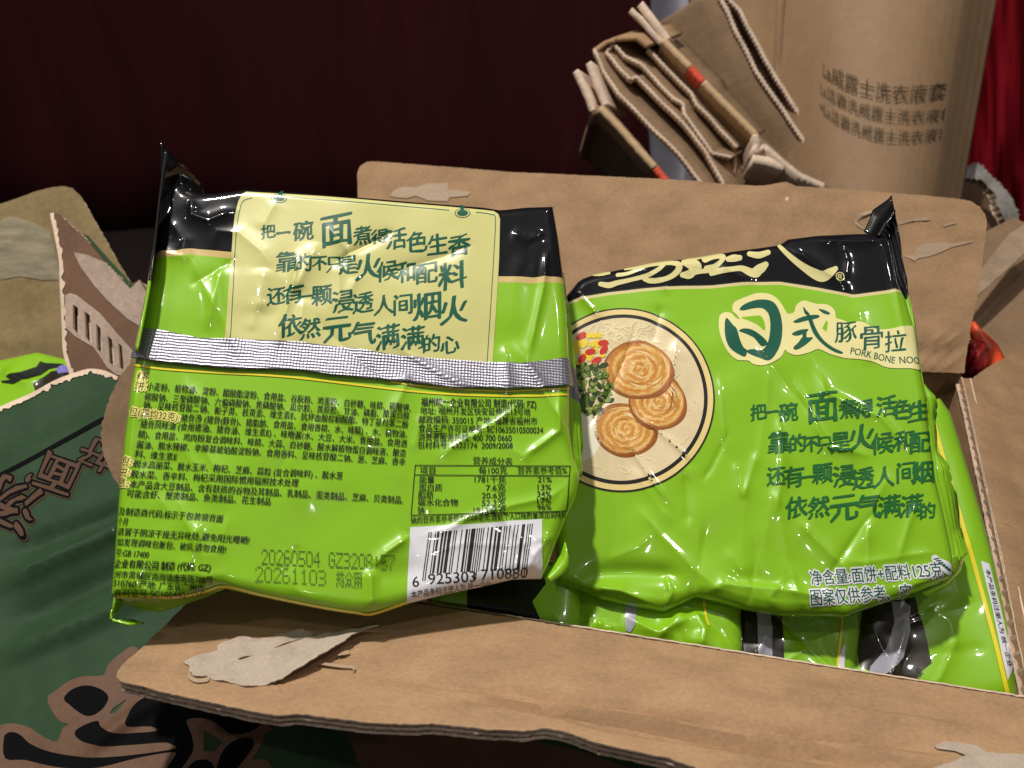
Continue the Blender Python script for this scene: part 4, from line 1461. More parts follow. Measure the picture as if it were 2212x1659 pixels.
for k in range(26):
    x, y = rng.uniform(1238, 1318), rng.uniform(722, 800)
    if (x - 1380) ** 2 / 74 ** 2 + (y - 798) ** 2 / 60 ** 2 < 1.1:
        continue
    D.ellipse((x, y), rng.uniform(6, 8.5), rng.uniform(5.5, 7.5), rng.uniform(-1, 1), m_corn, 0.385 + 0.002 * k, n=7, wob=0.04)
for x, y, r in ((1256, 727, 0.6), (1303, 742, 0.1), (1304, 757, 0.9), (1275, 761, 0.2), (1257, 776, 1.0), (1288, 780, 0.5)):
    D.ellipse((x, y), 12, 7, r, m_goji, 0.45, n=16)
for k in range(210):
    x, y = rng.uniform(1240, 1328), rng.uniform(786, 896)
    if (x - 1380) ** 2 / 70 ** 2 + (y - 798) ** 2 / 56 ** 2 < 1.0 or (x > 1300 and y > 868):
        continue
    m = (m_onion, m_onion2, m_onion3)[k % 3]
    if k % 3 == 2:
        D.ellipse((x, y), rng.uniform(5, 8), rng.uniform(4, 7), rng.uniform(0, 3), m, 0.39 + 0.0003 * k, n=9, wob=0.06)
    else:
        D.ellipse((x, y), rng.uniform(4, 6.5), rng.uniform(3.2, 5), rng.uniform(0, 3), m, 0.41 + 0.0003 * k, n=10, hole=0.5 if k % 2 else 0.0)
D.finish("bowl_picture", pkR)

# brush logo in pale gold
A5 = lambda p: [(*Z(2200, 800, .48222, [(x, y)])[0], 1.7 * wd * .48222 / 1.823) for x, y, wd in p]
A6 = lambda p: [(*Z(2800, 700, .60274, [(x, y)])[0], 1.5 * wd * .60274 / 1.823) for x, y, wd in p]
D = Decal(SR)
for p in (A5([(340, 662, 22), (410, 672, 28), (480, 652, 24), (600, 625, 20), (720, 592, 22), (810, 545, 20), (865, 500, 16)]),
          A5([(480, 590, 18), (560, 578, 16), (640, 548, 16), (730, 513, 16), (830, 498, 18), (930, 492, 20), (980, 508, 30), (975, 548, 30), (930, 592, 26), (870, 620, 24), (800, 634, 26), (740, 634, 26), (700, 622, 20)]),
          A5([(540, 545, 8), (640, 530, 12), (720, 510, 10)]), A5([(285, 592, 8), (345, 583, 18), (415, 575, 10)]),
          A5([(1020, 488, 26), (1080, 498, 52), (1130, 520, 44), (1095, 560, 40), (1060, 585, 42), (1010, 588, 26)]),
          A5([(1060, 580, 34), (1130, 562, 24), (1250, 552, 22), (1400, 542, 24), (1490, 535, 28), (1560, 565, 38), (1610, 580, 36), (1645, 560, 24)]),
          A5([(1195, 460, 34), (1260, 440, 26), (1345, 440, 22), (1320, 482, 22), (1270, 520, 26), (1205, 532, 24)]),
          A5([(1385, 460, 26), (1430, 452, 34), (1475, 450, 26)]), A5([(1110, 455, 16), (1165, 442, 18)]),
          A6([(0, 630, 18), (100, 605, 20), (200, 595, 22), (265, 622, 34), (320, 596, 42), (355, 568, 26)]), A6([(115, 532, 18), (150, 530, 22), (188, 522, 20)]), A6([(250, 500, 22), (310, 508, 28), (372, 490, 22)]),
          A6([(445, 450, 16), (520, 520, 24), (600, 582, 32), (680, 630, 46), (730, 645, 48), (780, 618, 36), (812, 595, 22)])):
    D.stroke(p, m_pgold, 0.14)
D.char('®', Z(2800, 700, .60274, [(840, 648)])[0], 20, m_pgold, 0.14, shear=0, bold=0.005)
D.finish("logo_lettering", pkR)

# title
zz = lambda p: Z(2800, 700, .60274, p)
D = Decal(SR)
D.poly(smooth_loop(zz([(140, 870), (150, 815), (230, 778), (300, 755), (380, 760), (440, 800), (480, 860), (500, 888), (540, 880), (555, 835), (600, 803), (650, 815), (690, 825), (760, 830), (805, 868), (815, 915), (850, 928), (900, 945), (960, 940), (1000, 948), (1060, 980), (1100, 992),
                    (1180, 985), (1250, 970), (1330, 972), (1420, 1000), (1420, 1245), (1300, 1245), (1200, 1245), (1130, 1235), (1050, 1200), (960, 1185), (880, 1180), (820, 1165), (770, 1150), (700, 1120), (640, 1142), (560, 1160), (505, 1145), (482, 1125), (465, 1160), (430, 1190),
                    (350, 1225), (280, 1220), (240, 1195), (170, 1190), (110, 1140), (70, 1060), (50, 980), (55, 905), (90, 880), (130, 885), (160, 915), (185, 925), (165, 895)]), 3), m_halo, 0.12, grid=1.5)
D.poly(smooth_loop(zz([(195, 915), (280, 903), (325, 905), (348, 950), (350, 1000), (305, 965), (245, 935)]), 3), m_green, 0.14)
D.poly(zz([(725, 985), (752, 930), (762, 950), (752, 1008)]), m_green, 0.14)
for p in ([(105, 918), (140, 960), (168, 990), (188, 1060), (212, 1110), (234, 1128), (222, 1170), (180, 1155), (120, 1110), (92, 1040), (88, 970), (92, 930)],
          [(180, 1002), (215, 985), (270, 995), (330, 1035), (368, 1078), (350, 1100), (320, 1095), (280, 1048), (230, 1022)],
          [(185, 862), (215, 828), (300, 798), (385, 803), (430, 842), (458, 920), (464, 1010), (448, 1100), (405, 1175), (365, 1196), (320, 1180), (262, 1158), (228, 1134), (270, 1120), (330, 1128), (366, 1085), (382, 1020), (385, 945), (370, 885), (330, 853), (270, 856), (215, 868)],
          [(535, 940), (600, 908), (680, 896), (708, 905), (690, 920), (620, 936), (560, 950)], [(600, 843), (625, 872), (642, 892), (612, 892)], [(700, 858), (740, 866), (775, 884), (765, 896), (730, 886)],
          [(620, 882), (652, 905), (672, 960), (702, 1020), (742, 1070), (800, 1112), (858, 1140), (846, 1152), (790, 1132), (720, 1082), (668, 1020), (640, 950)],
          [(525, 1022), (570, 997), (635, 990), (612, 1016), (560, 1034)], [(535, 1112), (570, 1075), (598, 1040), (632, 1044), (665, 1046), (620, 1090), (560, 1125)], [(600, 1000), (622, 1000), (616, 1070), (596, 1070)]):
    D.poly(smooth_loop(zz(p), 3), m_teal, 0.16)
for ch, x, y, h in (('豚', 880, 1008, 132), ('骨', 1048, 1046, 150), ('拉', 1200, 1070, 138)):
    D.char(ch, zz([(x, y)])[0], h / 3.024, m_teal, 0.16, bold=0.014, shear=0.08, brush=0.035)
D.line("PORK BONE", zz([(912, 1128)])[0], zz([(1200, 1192)])[0], 21, m_teal, 0.16, bold=0.012)
D.line("NOO", zz([(1228, 1190)])[0], zz([(1352, 1198)])[0], 21, m_teal, 0.16, bold=0.012)
D.finish("title_lettering", pkR)

D = Decal(SR)
m_teal2 = film("green_slogan_ink", (0.012, 0.13, 0.03))
slogan(D, [('把', 1638, 890, 34), ('一', 1668, 889, 22), ('碗', 1702, 890, 40), ('面', 1776, 880, 64), ('煮', 1832, 883, 42), ('得', 1866, 882, 36), ('活', 1914, 877, 44), ('色', 1949, 883, 42), ('生', 1986, 886, 42),
           ('靠', 1683, 955, 48), ('的', 1722, 957, 38), ('不', 1752, 960, 32), ('只', 1782, 960, 34), ('是', 1815, 955, 42), ('火', 1860, 945, 56), ('候', 1905, 957, 46), ('和', 1952, 950, 40), ('配', 1988, 955, 44),
           ('还', 1676, 1028, 40), ('有', 1712, 1030, 46), ('一', 1743, 1030, 24), ('颗', 1776, 1023, 42), ('浸', 1822, 1028, 46), ('透', 1864, 1033, 46), ('人', 1910, 1030, 44), ('间', 1957, 1020, 44), ('烟', 1994, 1020, 48),
           ('依', 1720, 1095, 46), ('然', 1768, 1095, 46), ('元', 1822, 1097, 54), ('气', 1875, 1093, 52), ('满', 1920, 1093, 48), ('满', 1968, 1092, 48), ('的', 2003, 1103, 34)], m_teal2, 0.026, 0.15)
D.finish("slogan_lettering", pkR)
D = Decal(SR)
D.line("净含量:面饼+配料125克", (1750, 1249), (2034, 1230), 36, m_teal, 0.19, bold=0.012, halo=m_white, halo_bold=0.10)
D.line("图案仅供参考、实", (1751, 1291), (1965, 1278), 36, m_teal, 0.19, bold=0.012, halo=m_white, halo_bold=0.10)
D.poly(smooth_loop(Z(2900, 1500, .60277, [(1270, 1150), (1300, 1135), (1330, 1160), (1370, 1175), (1405, 1210), (1390, 1270), (1340, 1240), (1290, 1200)]), 3), m_white, 0.13)
for a in range(7):
    x, y = 1290 + a * 14, 1165 + a * 11
    D.stroke([(*Z(2900, 1500, .60277, [(x, y)])[0], 3), (*Z(2900, 1500, .60277, [(x + 28, y - 6 + a * 3)])[0], 3)], m_teal, 0.17)
D.finish("weight_lettering", pkR)

# right end seal: black at the top, green and crumpled below
def onR(pp, z):
    return np.array([SR.O + SR.X * p[0] + SR.Y * p[1] + SR.N * z for p in SR.pts(pp, z)])
s0 = onR([(1866, 498), (1905, 512), (1914, 520), (1924, 570), (1934, 615), (1950, 648), (1966, 715), (1978, 791), (1990, 863)], -0.004)
s1 = onR([(1926, 422), (1934, 462), (1942, 510), (1950, 560), (1962, 628), (1970, 680), (1980, 730), (1990, 800), (2003, 866)], -0.003)
ribbon("end_seal", span(dens(s0, 60), dens(s1, 60), 22, SR.N, -0.001), [m_black, m_green], pkR, 0.0006, crimp=0.00035, per=0.0022, midx=lambda r, c: 0 if c < 0.50 else 1)
g0 = onR([(1866, 500), (1880, 470), (1884, 455), (1917, 432), (1927, 422)], -0.003)
g1 = onR([(1900, 510), (1906, 500), (1912, 490), (1926, 470), (1934, 455)], 0.001)
ribbon("gusset", span(dens(g0, 20), dens(g1, 20), 8, SR.N, -0.001), m_black, pkR, 0.0006)
s0 = onR([(1985, 830), (1996, 870), (2000, 906), (2008, 962), (2018, 1038), (2034, 1104), (2051, 1183), (2054, 1222)], -0.007)
s1 = onR([(1992, 838), (2014, 862), (2021, 905), (2020, 972), (2038, 1010), (2061, 1065), (2074, 1137), (2084, 1196)], -0.014)
s1 = s1 + np.array([SR.N * 0.002 * math.sin(i * 1.9) for i in range(len(s1))])
ribbon("end_seal", span(dens(s0, 60), dens(s1, 60), 14, SR.N, 0.001), m_green, pkR, 0.0006, crimp=0.0007, per=0.0028)
s0 = onR([(2054, 1200), (2050, 1240), (2030, 1262), (1988, 1280)], -0.006)
s1 = onR([(2080, 1200), (2074, 1232), (2050, 1262), (2000, 1292)], -0.012)
ribbon("film_corner", span(dens(s0, 24), dens(s1, 24), 8, SR.N, 0.001), m_green, pkR, 0.0006)

# ---- packets lying underneath, only parts of them show
def under_packet(label, dep, outline4, cents, seed, stripes=(), whites=(), darks=(), texts=(), ridges=(), crimp=None):
    S = Sheet(at(*cents, dep), cs((0.99, -0.10, -0.10)), cs((0.0, .86, .50)), 0.0003, seed)
    S.er, S.eh = 0.008, 0.006
    for r in ridges:
        S.ridge(*r)
    xs = [p[0] for p in outline4[2]]
    fine_creases(S, (min(xs), 1280, max(xs), 1460), int(seed * 10), 12, 0.8)
    t, r, b, l = outline4
    o = thing("noodle_packet", label, "noodle packet", S.O - S.N * 0.02, GROUP)
    film_body(S, t, r, b, l, m_green, o, nu=110, nv=110, thick=0.022)
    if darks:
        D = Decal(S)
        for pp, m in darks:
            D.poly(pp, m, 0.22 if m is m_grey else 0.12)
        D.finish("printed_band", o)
    for pp in whites:
        D = Decal(S)
        D.poly(pp, m_white, 0.13, grid=3)
        wl = D.finish("barcode_label", o)
    for pp, wd in stripes:
        D = Decal(S)
        D.stroke([(x, y, wd) for x, y in pp], m_yellow, 0.15)
        D.finish("printed_stripe", o)
    for k, (s_, p0, p1, em) in enumerate(texts):
        D = Decal(S)
        D.line(s_, p0, p1, em, m_ink, 0.25, bold=0.01)
        D.finish("weight_lettering" if k else "barcode_lettering", o)
    return S, o


S4, p4 = under_packet("rightmost noodle packet lying under the front-facing one, yellow line and white strip along its edge", 0.246,
             ([(1838, 1090), (1900, 960), (1960, 880), (2025, 862)], [(2025, 862), (2052, 900), (2075, 975), (2108, 1085), (2142, 1210), (2168, 1330), (2188, 1420), (2196, 1530)],
              [(1812, 1500), (2000, 1530), (2100, 1545), (2196, 1530)], [(1838, 1090), (1836, 1310), (1826, 1400), (1812, 1500)]), (1990, 1360), 1.1,
             stripes=[([(2014, 905), (2040, 1000), (2075, 1120), (2112, 1250), (2150, 1390), (2176, 1500)], 9)],
             whites=[[(2118, 1212), (2136, 1218), (2160, 1310), (2180, 1400), (2188, 1440), (2176, 1470), (2164, 1420), (2142, 1310)]],
             darks=[([(1842, 1310), (1918, 1300), (1976, 1290), (1990, 1340), (2012, 1432), (1990, 1450), (1974, 1470), (1900, 1460), (1858, 1440), (1846, 1380)], m_hair),
                    ([(1925, 1300), (1954, 1300), (1966, 1310), (1966, 1360), (1950, 1420), (1920, 1452), (1870, 1478), (1880, 1440), (1914, 1400), (1930, 1350)], m_grey)],
             texts=[("本产品条码注册人为 统一企业", (2132, 1230), (2180, 1440), 12), ("125克", (1950, 1430), (1990, 1462), 22)],
             ridges=[([(1990, 1300), (2050, 1340), (2070, 1420)], .7, 4, 's'), ([(2100, 1150), (2060, 1250), (2080, 1330)], .6, 4, 's')])
S3, p3 = under_packet("noodle packet lying under the front-facing one, between its two neighbours, dark band with grey stripe", 0.243,
             ([(1590, 1250), (1700, 1235), (1862, 1250)], [(1862, 1250), (1860, 1330), (1852, 1400), (1840, 1510)], [(1556, 1465), (1680, 1480), (1840, 1510)], [(1590, 1250), (1575, 1330), (1566, 1400), (1556, 1465)]), (1690, 1390), 2.3,
             stripes=[([(1821, 1290), (1818, 1350), (1808, 1440), (1802, 1470)], 5)],
             whites=[[(1820, 1395), (1826, 1390), (1822, 1470), (1800, 1470), (1808, 1430)]],
             darks=[([(1578, 1290), (1690, 1290), (1694, 1430), (1570, 1415)], m_hair), ([(1630, 1290), (1664, 1290), (1668, 1420), (1638, 1415), (1636, 1340)], m_grey)],
             ridges=[([(1700, 1290), (1760, 1330), (1810, 1350)], .8, 4, 's')])
S2, p2 = under_packet("noodle packet with crumpled crimped end seal beside the front fold, under the front-facing one", 0.240,
             ([(1240, 1270), (1400, 1262), (1606, 1275)], [(1606, 1275), (1600, 1330), (1604, 1400), (1590, 1480)], [(1236, 1400), (1400, 1425), (1590, 1480)], [(1240, 1270), (1238, 1340), (1236, 1400)]), (1400, 1350), 3.7,
             stripes=[([(1520, 1300), (1526, 1340), (1530, 1350)], 5)],
             ridges=[([(1340, 1330), (1420, 1370), (1500, 1330)], 1.6, 3, 's'), ([(1495, 1310), (1520, 1360), (1510, 1410)], 2.0, 3, 's'), ([(1400, 1400), (1460, 1340), (1480, 1310)], 1.4, 3, 's'),
                     ([(1250, 1320), (1258, 1380)], 1.2, 1.2, 's'), ([(1272, 1325), (1280, 1385)], 1.2, 1.2, 's'), ([(1294, 1335), (1302, 1390)], 1.2, 1.2, 's'), ([(1316, 1345), (1322, 1392)], 1.0, 1.2, 's')],
             darks=[([(1350, 1312), (1366, 1306), (1376, 1310), (1372, 1350), (1362, 1366), (1352, 1362)], m_grey)])
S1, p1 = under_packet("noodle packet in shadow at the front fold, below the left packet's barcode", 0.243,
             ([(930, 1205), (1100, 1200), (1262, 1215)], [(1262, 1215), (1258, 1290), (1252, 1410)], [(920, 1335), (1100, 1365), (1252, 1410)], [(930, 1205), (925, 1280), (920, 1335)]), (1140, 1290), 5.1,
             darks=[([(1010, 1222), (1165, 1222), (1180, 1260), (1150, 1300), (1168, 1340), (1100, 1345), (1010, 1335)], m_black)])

# ================================================================== neighbouring box at the left
lb = thing("cardboard_box", "green printed cardboard box at the left, its torn front panel pushed out", "box", (-0.30, 0.28, 0.0))
Sp = Sheet(at(250, 1150, 0.262), cs((1, 0.02, 0.0)), cs((0, .78, .62)), 0.0004, 0.3)
for pp, a, wd, k in [([(-40, 1290), (200, 1180), (445, 1055)], 4.5, 3.5, 'g'), ([(-40, 1215), (240, 1110), (445, 1030)], -3.4, 4, 'g'), ([(-40, 1370), (200, 1260), (440, 1150)], -4.0, 5, 'g'),
                  ([(-40, 960), (120, 900), (260, 850)], -0.9, 6, 'g'), ([(-40, 1440), (200, 1340), (430, 1230)], 3.2, 3.5, 'g'), ([(150, 1650), (300, 1540), (480, 1440)], 2.0, 2.5, 'g'), ([(-30, 1000), (150, 940), (280, 880)], 0.9, 4, 'g')]:
    Sp.ridge(pp, a, wd, k)
pnl = [(-90, 930), (0, 882), (69, 852), (120, 824), (167, 806), (196, 799), (225, 803), (256, 817), (300, 830), (420, 900), (520, 1100), (620, 1280), (700, 1480), (756, 1600), (800, 1720), (300, 1760), (-120, 1720)]
front = board("front_panel", Sp, Sp.pts(pnl, 0), lb, 0.0045, m_pgreen, m_kraft2, ragged=0.0012, grid=0.002, wl=0.017)
DP = Decal(Sp, 0.0015)
b3 = lambda p: Z(0, 2200, .49729, p)
DP.poly(smooth_loop(b3([(380, 1100), (450, 1040), (560, 965), (680, 930), (820, 925), (860, 840), (960, 750), (1080, 700), (1250, 900), (2100, 1290), (2095, 1400), (2060, 1500), (2000, 1590), (2100, 1590), (2160, 1657), (2200, 1780), (-100, 1780), (-60, 1340), (0, 1322), (100, 1305), (230, 1335), (330, 1400), (450, 1448), (500, 1345), (545, 1312), (480, 1290), (410, 1200)]), 3), m_dkraft, 0.15,
        holes=[b3([(1620, 1360), (1770, 1450), (1700, 1530), (1615, 1525)]), b3([(868, 1230), (900, 1180), (1000, 1115), (985, 1140), (920, 1220)])], grid=5)
for p in ([(510, 1110), (570, 1040), (680, 1005), (790, 1030), (860, 1090), (830, 1170), (760, 1230), (690, 1245), (620, 1210), (560, 1160)],
          [(1000, 1320), (1020, 1240), (1080, 1150), (1160, 1100), (1220, 1085), (1500, 1150), (1900, 1240), (2060, 1290), (2040, 1340), (1940, 1385), (1830, 1390), (1760, 1340), (1690, 1290), (1600, 1265), (1520, 1265), (1478, 1290), (1505, 1360), (1530, 1450), (1530, 1520), (1490, 1590), (1430, 1670),
           (1300, 1760), (1320, 1670), (1370, 1590), (1380, 1530), (1100, 1575), (800, 1650), (600, 1662), (400, 1640), (200, 1592), (45, 1580), (35, 1430), (60, 1385), (110, 1375), (170, 1400), (250, 1470), (400, 1530), (600, 1565), (800, 1575), (1000, 1562), (1250, 1530), (1400, 1500), (1360, 1470), (1300, 1455),
           (1100, 1470), (900, 1482), (780, 1475), (660, 1450), (595, 1390), (640, 1335), (770, 1285), (800, 1330), (860, 1370), (1000, 1382), (1240, 1368), (1195, 1328)],
          [(1700, 1720), (1720, 1650), (1760, 1540), (1830, 1460), (1930, 1420), (2000, 1430), (2012, 1480), (1960, 1560), (1880, 1660), (1800, 1740)], [(1480, 1700), (1505, 1640), (1560, 1600), (1640, 1595), (1690, 1640), (1680, 1720)]):
    DP.poly(smooth_loop(b3(p), 3), m_pblack, 0.32)
b2 = lambda x, y: Z(0, 1600, .48232, [(x, y)])[0]
DP.stroke([(*b2(-80, 605), 9), (*b2(200, 462), 9), (*b2(500, 295), 9), (*b2(840, 108), 10)], m_pblack, 0.2)
for ch, x, y, h, r in (('汤', 110, 800, 400, 2.72), ('面', 480, 560, 300, 2.72), ('好', 800, 400, 260, 2.72), (',', 245, 590, 70, 2.72)):
    DP.char(ch, b2(x, y), h * .48232 / 1.823, m_lbrown, 0.15, bold=0.07, rot=r, shear=0.05, brush=0.06)
    DP.char(ch, b2(x - 4, y - 4), h * .48232 / 1.823, m_pblack, 0.28, bold=0.055, rot=r, shear=0.05, brush=0.06)
    DP.char(ch, b2(x - 4, y - 4), h * .48232 / 1.823, m_lbrown, 0.42, bold=0.012, rot=r, shear=0.05, brush=0.06)
DP.finish("brush_lettering", front, clip=False)


def torn_rim(S, pp, wd, parent, m=None, eps=0.35, inward=(0, 1)):
    """ragged strip of bare torn board along an edge"""
    q, _ = smooth_line(pp, None, 9)
    q = resample(q, max(30, int(len(q) * 1.5)))
    d = np.gradient(q, axis=0)
    d /= np.linalg.norm(d, axis=1)[:, None]
    nr = np.column_stack([-d[:, 1], d[:, 0]])
    if np.mean(nr @ np.array(inward)) < 0:
        nr = -nr
    w = np.array([wd * (0.75 + 0.8 * noise.noise(Vector((i * 0.31, wd, 0))) + 0.35 * noise.noise(Vector((i * 1.1, wd, 3)))) for i in range(len(q))])
    D = Decal(S)
    A, B = S.pts(q - nr * 1.5, 0), S.pts(q + nr * np.maximum(w, 1)[:, None], 0)
    n = len(q)
    D.add(np.vstack([A, B]), [[i, i + 1, n + i + 1, n + i] for i in range(n - 1)], m or m_edge, eps)
    D.finish("torn_rim", parent, clip=False)


torn_rim(Sp, [(-90, 930), (0, 882), (69, 852), (120, 824), (167, 806), (196, 799), (225, 803), (256, 817)], 11, front)

# its back flap, inside face
Sq = Sheet(at(120, 600, 0.40), cs((0.98, 0.05, 0.12)), cs((0, .93, .36)), 0.0005, 4.0)
for pp, a, wd, k in [([(-40, 560), (60, 500), (200, 540)], .8, 4, 's'), ([(-40, 750), (80, 735), (220, 715)], 2.0, 4, 'g'), ([(-40, 690), (200, 650)], -1.4, 6, 'g'), ([(0, 610), (140, 590)], .7, 3, 's')]:
    Sq.ridge(pp, a, wd, k)
m_olive = mat("olive_brown_board", (0.20, 0.145, 0.07), 0.8, var=0.3, scale=300, spec=0.15)
bq_ = board("back_flap", Sq, Sq.pts([(-90, 462), (0, 440), (73, 415), (109, 405), (135, 402), (156, 407), (175, 424), (189, 449), (255, 566), (305, 645), (292, 720), (240, 755), (130, 800), (-90, 850)], 0), lb, 0.005, m_olive, m_dkraft)
dq = Decal(Sq)
b1 = lambda p: Z(0, 600, .6628, p)
dq.poly(b1([(-30, 430), (60, 380), (140, 400), (220, 430), (300, 470), (330, 600), (360, 760), (250, 760), (120, 740), (0, 760), (-30, 760)]), mat("scuffed_board", (0.20, 0.17, 0.11), 0.9, var=0.6, scale=160, stretch=(0.4, 1.4, 1.4)), 0.3, grid=6)
dq.finish("scuffed_patch", bq_, clip=False)

# its side flap with the torn slots
Ss = Sheet(at(210, 640, 0.335), cs((0.86, -0.1, -0.12)), cs((-0.05, .95, .30)), 0.0003, 2.0)
slots = [[(437, 905), (466, 925), (470, 1095), (437, 1045)], [(505, 945), (536, 968), (548, 1145), (512, 1100)], [(575, 1022), (600, 1044), (612, 1195), (580, 1172)], [(642, 1092), (668, 1112), (682, 1268), (652, 1250)], [(704, 1132), (726, 1152), (740, 1292), (716, 1282)]]
sf = board("side_flap", Ss, Ss.pts(b1([(300, 368), (322, 356), (345, 355), (420, 430), (500, 500), (640, 640), (780, 785), (830, 752), (868, 800), (885, 850), (850, 1100), (820, 1230), (790, 1350), (700, 1400), (560, 1400), (440, 1380), (400, 1250), (380, 1150), (370, 900), (360, 640), (325, 460)]), 0), lb, 0.0042, m_dkraft, m_kraft2,
           holes=[Ss.pts(b1(h), 0) for h in slots], ragged=0.0007)
ds = Decal(Ss)
pale = mat("torn_pale_board", (0.33, 0.25, 0.20), 0.95, var=0.35, scale=300, spec=0.1, bump=0.0003, bscale=500)
ds.poly(b1([(390, 850), (420, 838), (460, 850), (600, 960), (720, 1100), (800, 1190), (790, 1260), (730, 1330), (690, 1320), (640, 1280), (560, 1160), (450, 1095), (390, 1040)]), pale, 0.25, holes=[b1(h) for h in slots], grid=6)
ds.poly(b1([(440, 595), (520, 610), (640, 660), (700, 720), (790, 800), (830, 760), (880, 850), (840, 1040), (760, 990), (640, 880), (560, 790), (480, 680)]), pale, 0.25, grid=6)
ds.poly(b1([(490, 480), (530, 500), (700, 690), (800, 800), (775, 812), (640, 665)]), m_pgreen, 0.25, grid=6)
ds.finish("torn_patch", sf, clip=False)

# walls of that box, so that it stands on the floor
def vwall(name, P0, P1, parent, face, under, top=None):
    P0, P1 = np.array(P0), np.array(P1)
    X = unit((P1 - P0) * np.array([1, 1, 0]))
    S = Sheet(P0, X, UP)
    L = np.dot(P1 - P0, X)
    h1 = P1[2] - P0[2]
    return board(name, S, [(0, -P0[2] + 0.005), (L, -P0[2] + 0.005), (L, h1), (0, 0)], parent, 0.004, face, under, grid=0.03)
w0, w1 = Sp.W(Sp.pts([(-80, 935), (250, 824)], 0), -0.008)
vwall("front_wall", w0, w1, lb, m_pgreen, m_kraft2)
vwall("back_wall", at(-120, 822, 0.395), at(262, 765, 0.395), lb, m_kraft2, m_dkraft)
vwall("right_wall", at(292, 820, 0.33), at(262, 765, 0.395), lb, m_kraft2, m_pgreen)

torn_rim(Ss, b1([(305, 365), (322, 450), (355, 640), (368, 900), (378, 1150), (400, 1250), (440, 1370)]), 9, sf, inward=(1, 0))
pk5 = None
S5 = Sheet(at(60, 830, 0.345), cs((0.99, 0.1, 0)), cs((0, .8, .6)), 0.0005, 8.0)
S5.ridge([(0, 800), (60, 830), (100, 815)], 1.5, 4, 's')
o5 = thing("noodle_packet", "noodle packet lying inside the box at the left", "noodle packet", S5.O - S5.N * 0.02, GROUP)
film_body(S5, [(-80, 792), (0, 784), (90, 766), (158, 782)], [(158, 782), (162, 820), (150, 880)], [(-80, 930), (40, 910), (150, 880)], [(-80, 792), (-84, 860), (-80, 930)], m_green, o5, nu=70, nv=60, thick=0.02)
d5 = Decal(S5)
b9 = lambda p: Z(0, 1300, .48209, p)
d5.poly(b9([(50, 380), (70, 360), (160, 345), (300, 300), (330, 255), (370, 270), (520, 280), (500, 300), (400, 320), (330, 370), (220, 400), (110, 440), (20, 430), (10, 415), (90, 405)]), m_ink, 0.2, grid=4)
d5.poly(b9([(270, 440), (330, 400), (420, 340), (540, 330), (600, 390), (480, 430), (290, 500)]), m_hair, 0.22, grid=4)
d5.poly(b9([(460, 320), (500, 290), (545, 295), (560, 350), (480, 360)]), film("lilac_ink", (0.22, 0.20, 0.55)), 0.25, grid=4)
d5.finish("printed_band", o5)

# ================================================================== things behind
# curved detergent carton with three printed lines
S6 = None
def carton_depth(px):
    xs = [1500, 1690, 1760, 1850, 1940, 2010, 2060, 2095, 2115]
    ds_ = [0.660, 0.600, 0.566, 0.545, 0.536, 0.540, 0.552, 0.574, 0.61]
    x = np.asarray(px, float)
    return sum(np.interp(x + o, xs, ds_) for o in (-50, -33, -16, 0, 16, 33, 50)) / 7
def carton_pt(u, py, off=0.0):
    """u: column as at picture row 200; the carton's right edge leans"""
    px = u - 0.17 * (py - 200) * (u - 1690) / 400.0
    k = max(0.0, (py - 300) / 330.0)
    return at(px, py, float(carton_depth(u)) * (1 - 0.03 * (py - 200) / 400) - off)
dc = thing("detergent_carton", "curved brown carton with three grey lines of printed characters, standing behind the open box", "carton", (0.2, 0.5, 0.0))
us = np.linspace(1560, 2112, 160)
us = np.array([float(u) for u in us])
rows = [[carton_pt(u, py) for u in us] for py in np.linspace(-90, 620, 30)]
rows += [[np.array([p[0], p[1], p[2] * t]) for p in rows[29]] for t in (0.66, 0.33, 0.01)]
ribbon("curved_panel", rows, mat("carton_brown", (0.27, 0.17, 0.095), 0.65, var=0.14, scale=120, spec=0.3), dc, 0.004)
VV, FF = [], []
n0 = 0
for txt, u0, y0, u1, y1, em, sag in (("La威露士洗衣液套装", 1776, 146, 2086, 184, 41, 46), ("La洁霸洗威露士洗衣液松", 1772, 187, 2070, 241, 30, 42), ("+La洁霸洗威露士洗衣液套", 1772, 225, 2070, 281, 30, 50)):
    V, Fc = glyphs(txt)
    x0, x1 = V[:, 0].min(), V[:, 0].max()
    for x, y in V:
        t = (x - x0) / (x1 - x0)
        tt = t ** 1.22
        u = u0 + (u1 - u0) * tt
        py = y0 + (y1 - y0) * t + sag * math.sin(math.pi * min(1, t * 0.95)) * 0.7 - (y - 0.38) * em
        VV.append(carton_pt(u, py, 0.0045))
    FF += [[i + n0 for i in f] for f in Fc]
    n0 += len(V)
build("printed_lettering", VV, FF, m_carton_ink, dc)
# flap edge of that carton standing at its left side
e0 = np.array([at(1690, -60, 0.60), at(1683, 60, 0.60), at(1678, 200, 0.60), at(1672, 330, 0.60), at(1668, 420, 0.60)])
ribbon("side_flap", span(e0, e0 + cs((0.03, 0.01, 0.10)), 4), m_kraft2, dc, 0.006)

# flattened cartons leaning behind the box
def leaf(name, pts, dep, ext, thick, m, parent, kk=0.2976):
    q = [at(1206.9 + kk * x, kk * y, dep) for x, y in pts]
    P = resample(np.array(q), max(24, len(q) * 8))
    P = P + np.array([[0.0003 * noise.noise(Vector((i * 1.7, dep * 100, k))) for k in range(3)] for i in range(len(P))])
    return ribbon(name, span(P, P + cs(ext), 5), m, parent, thick)


class Wavy:
    pass


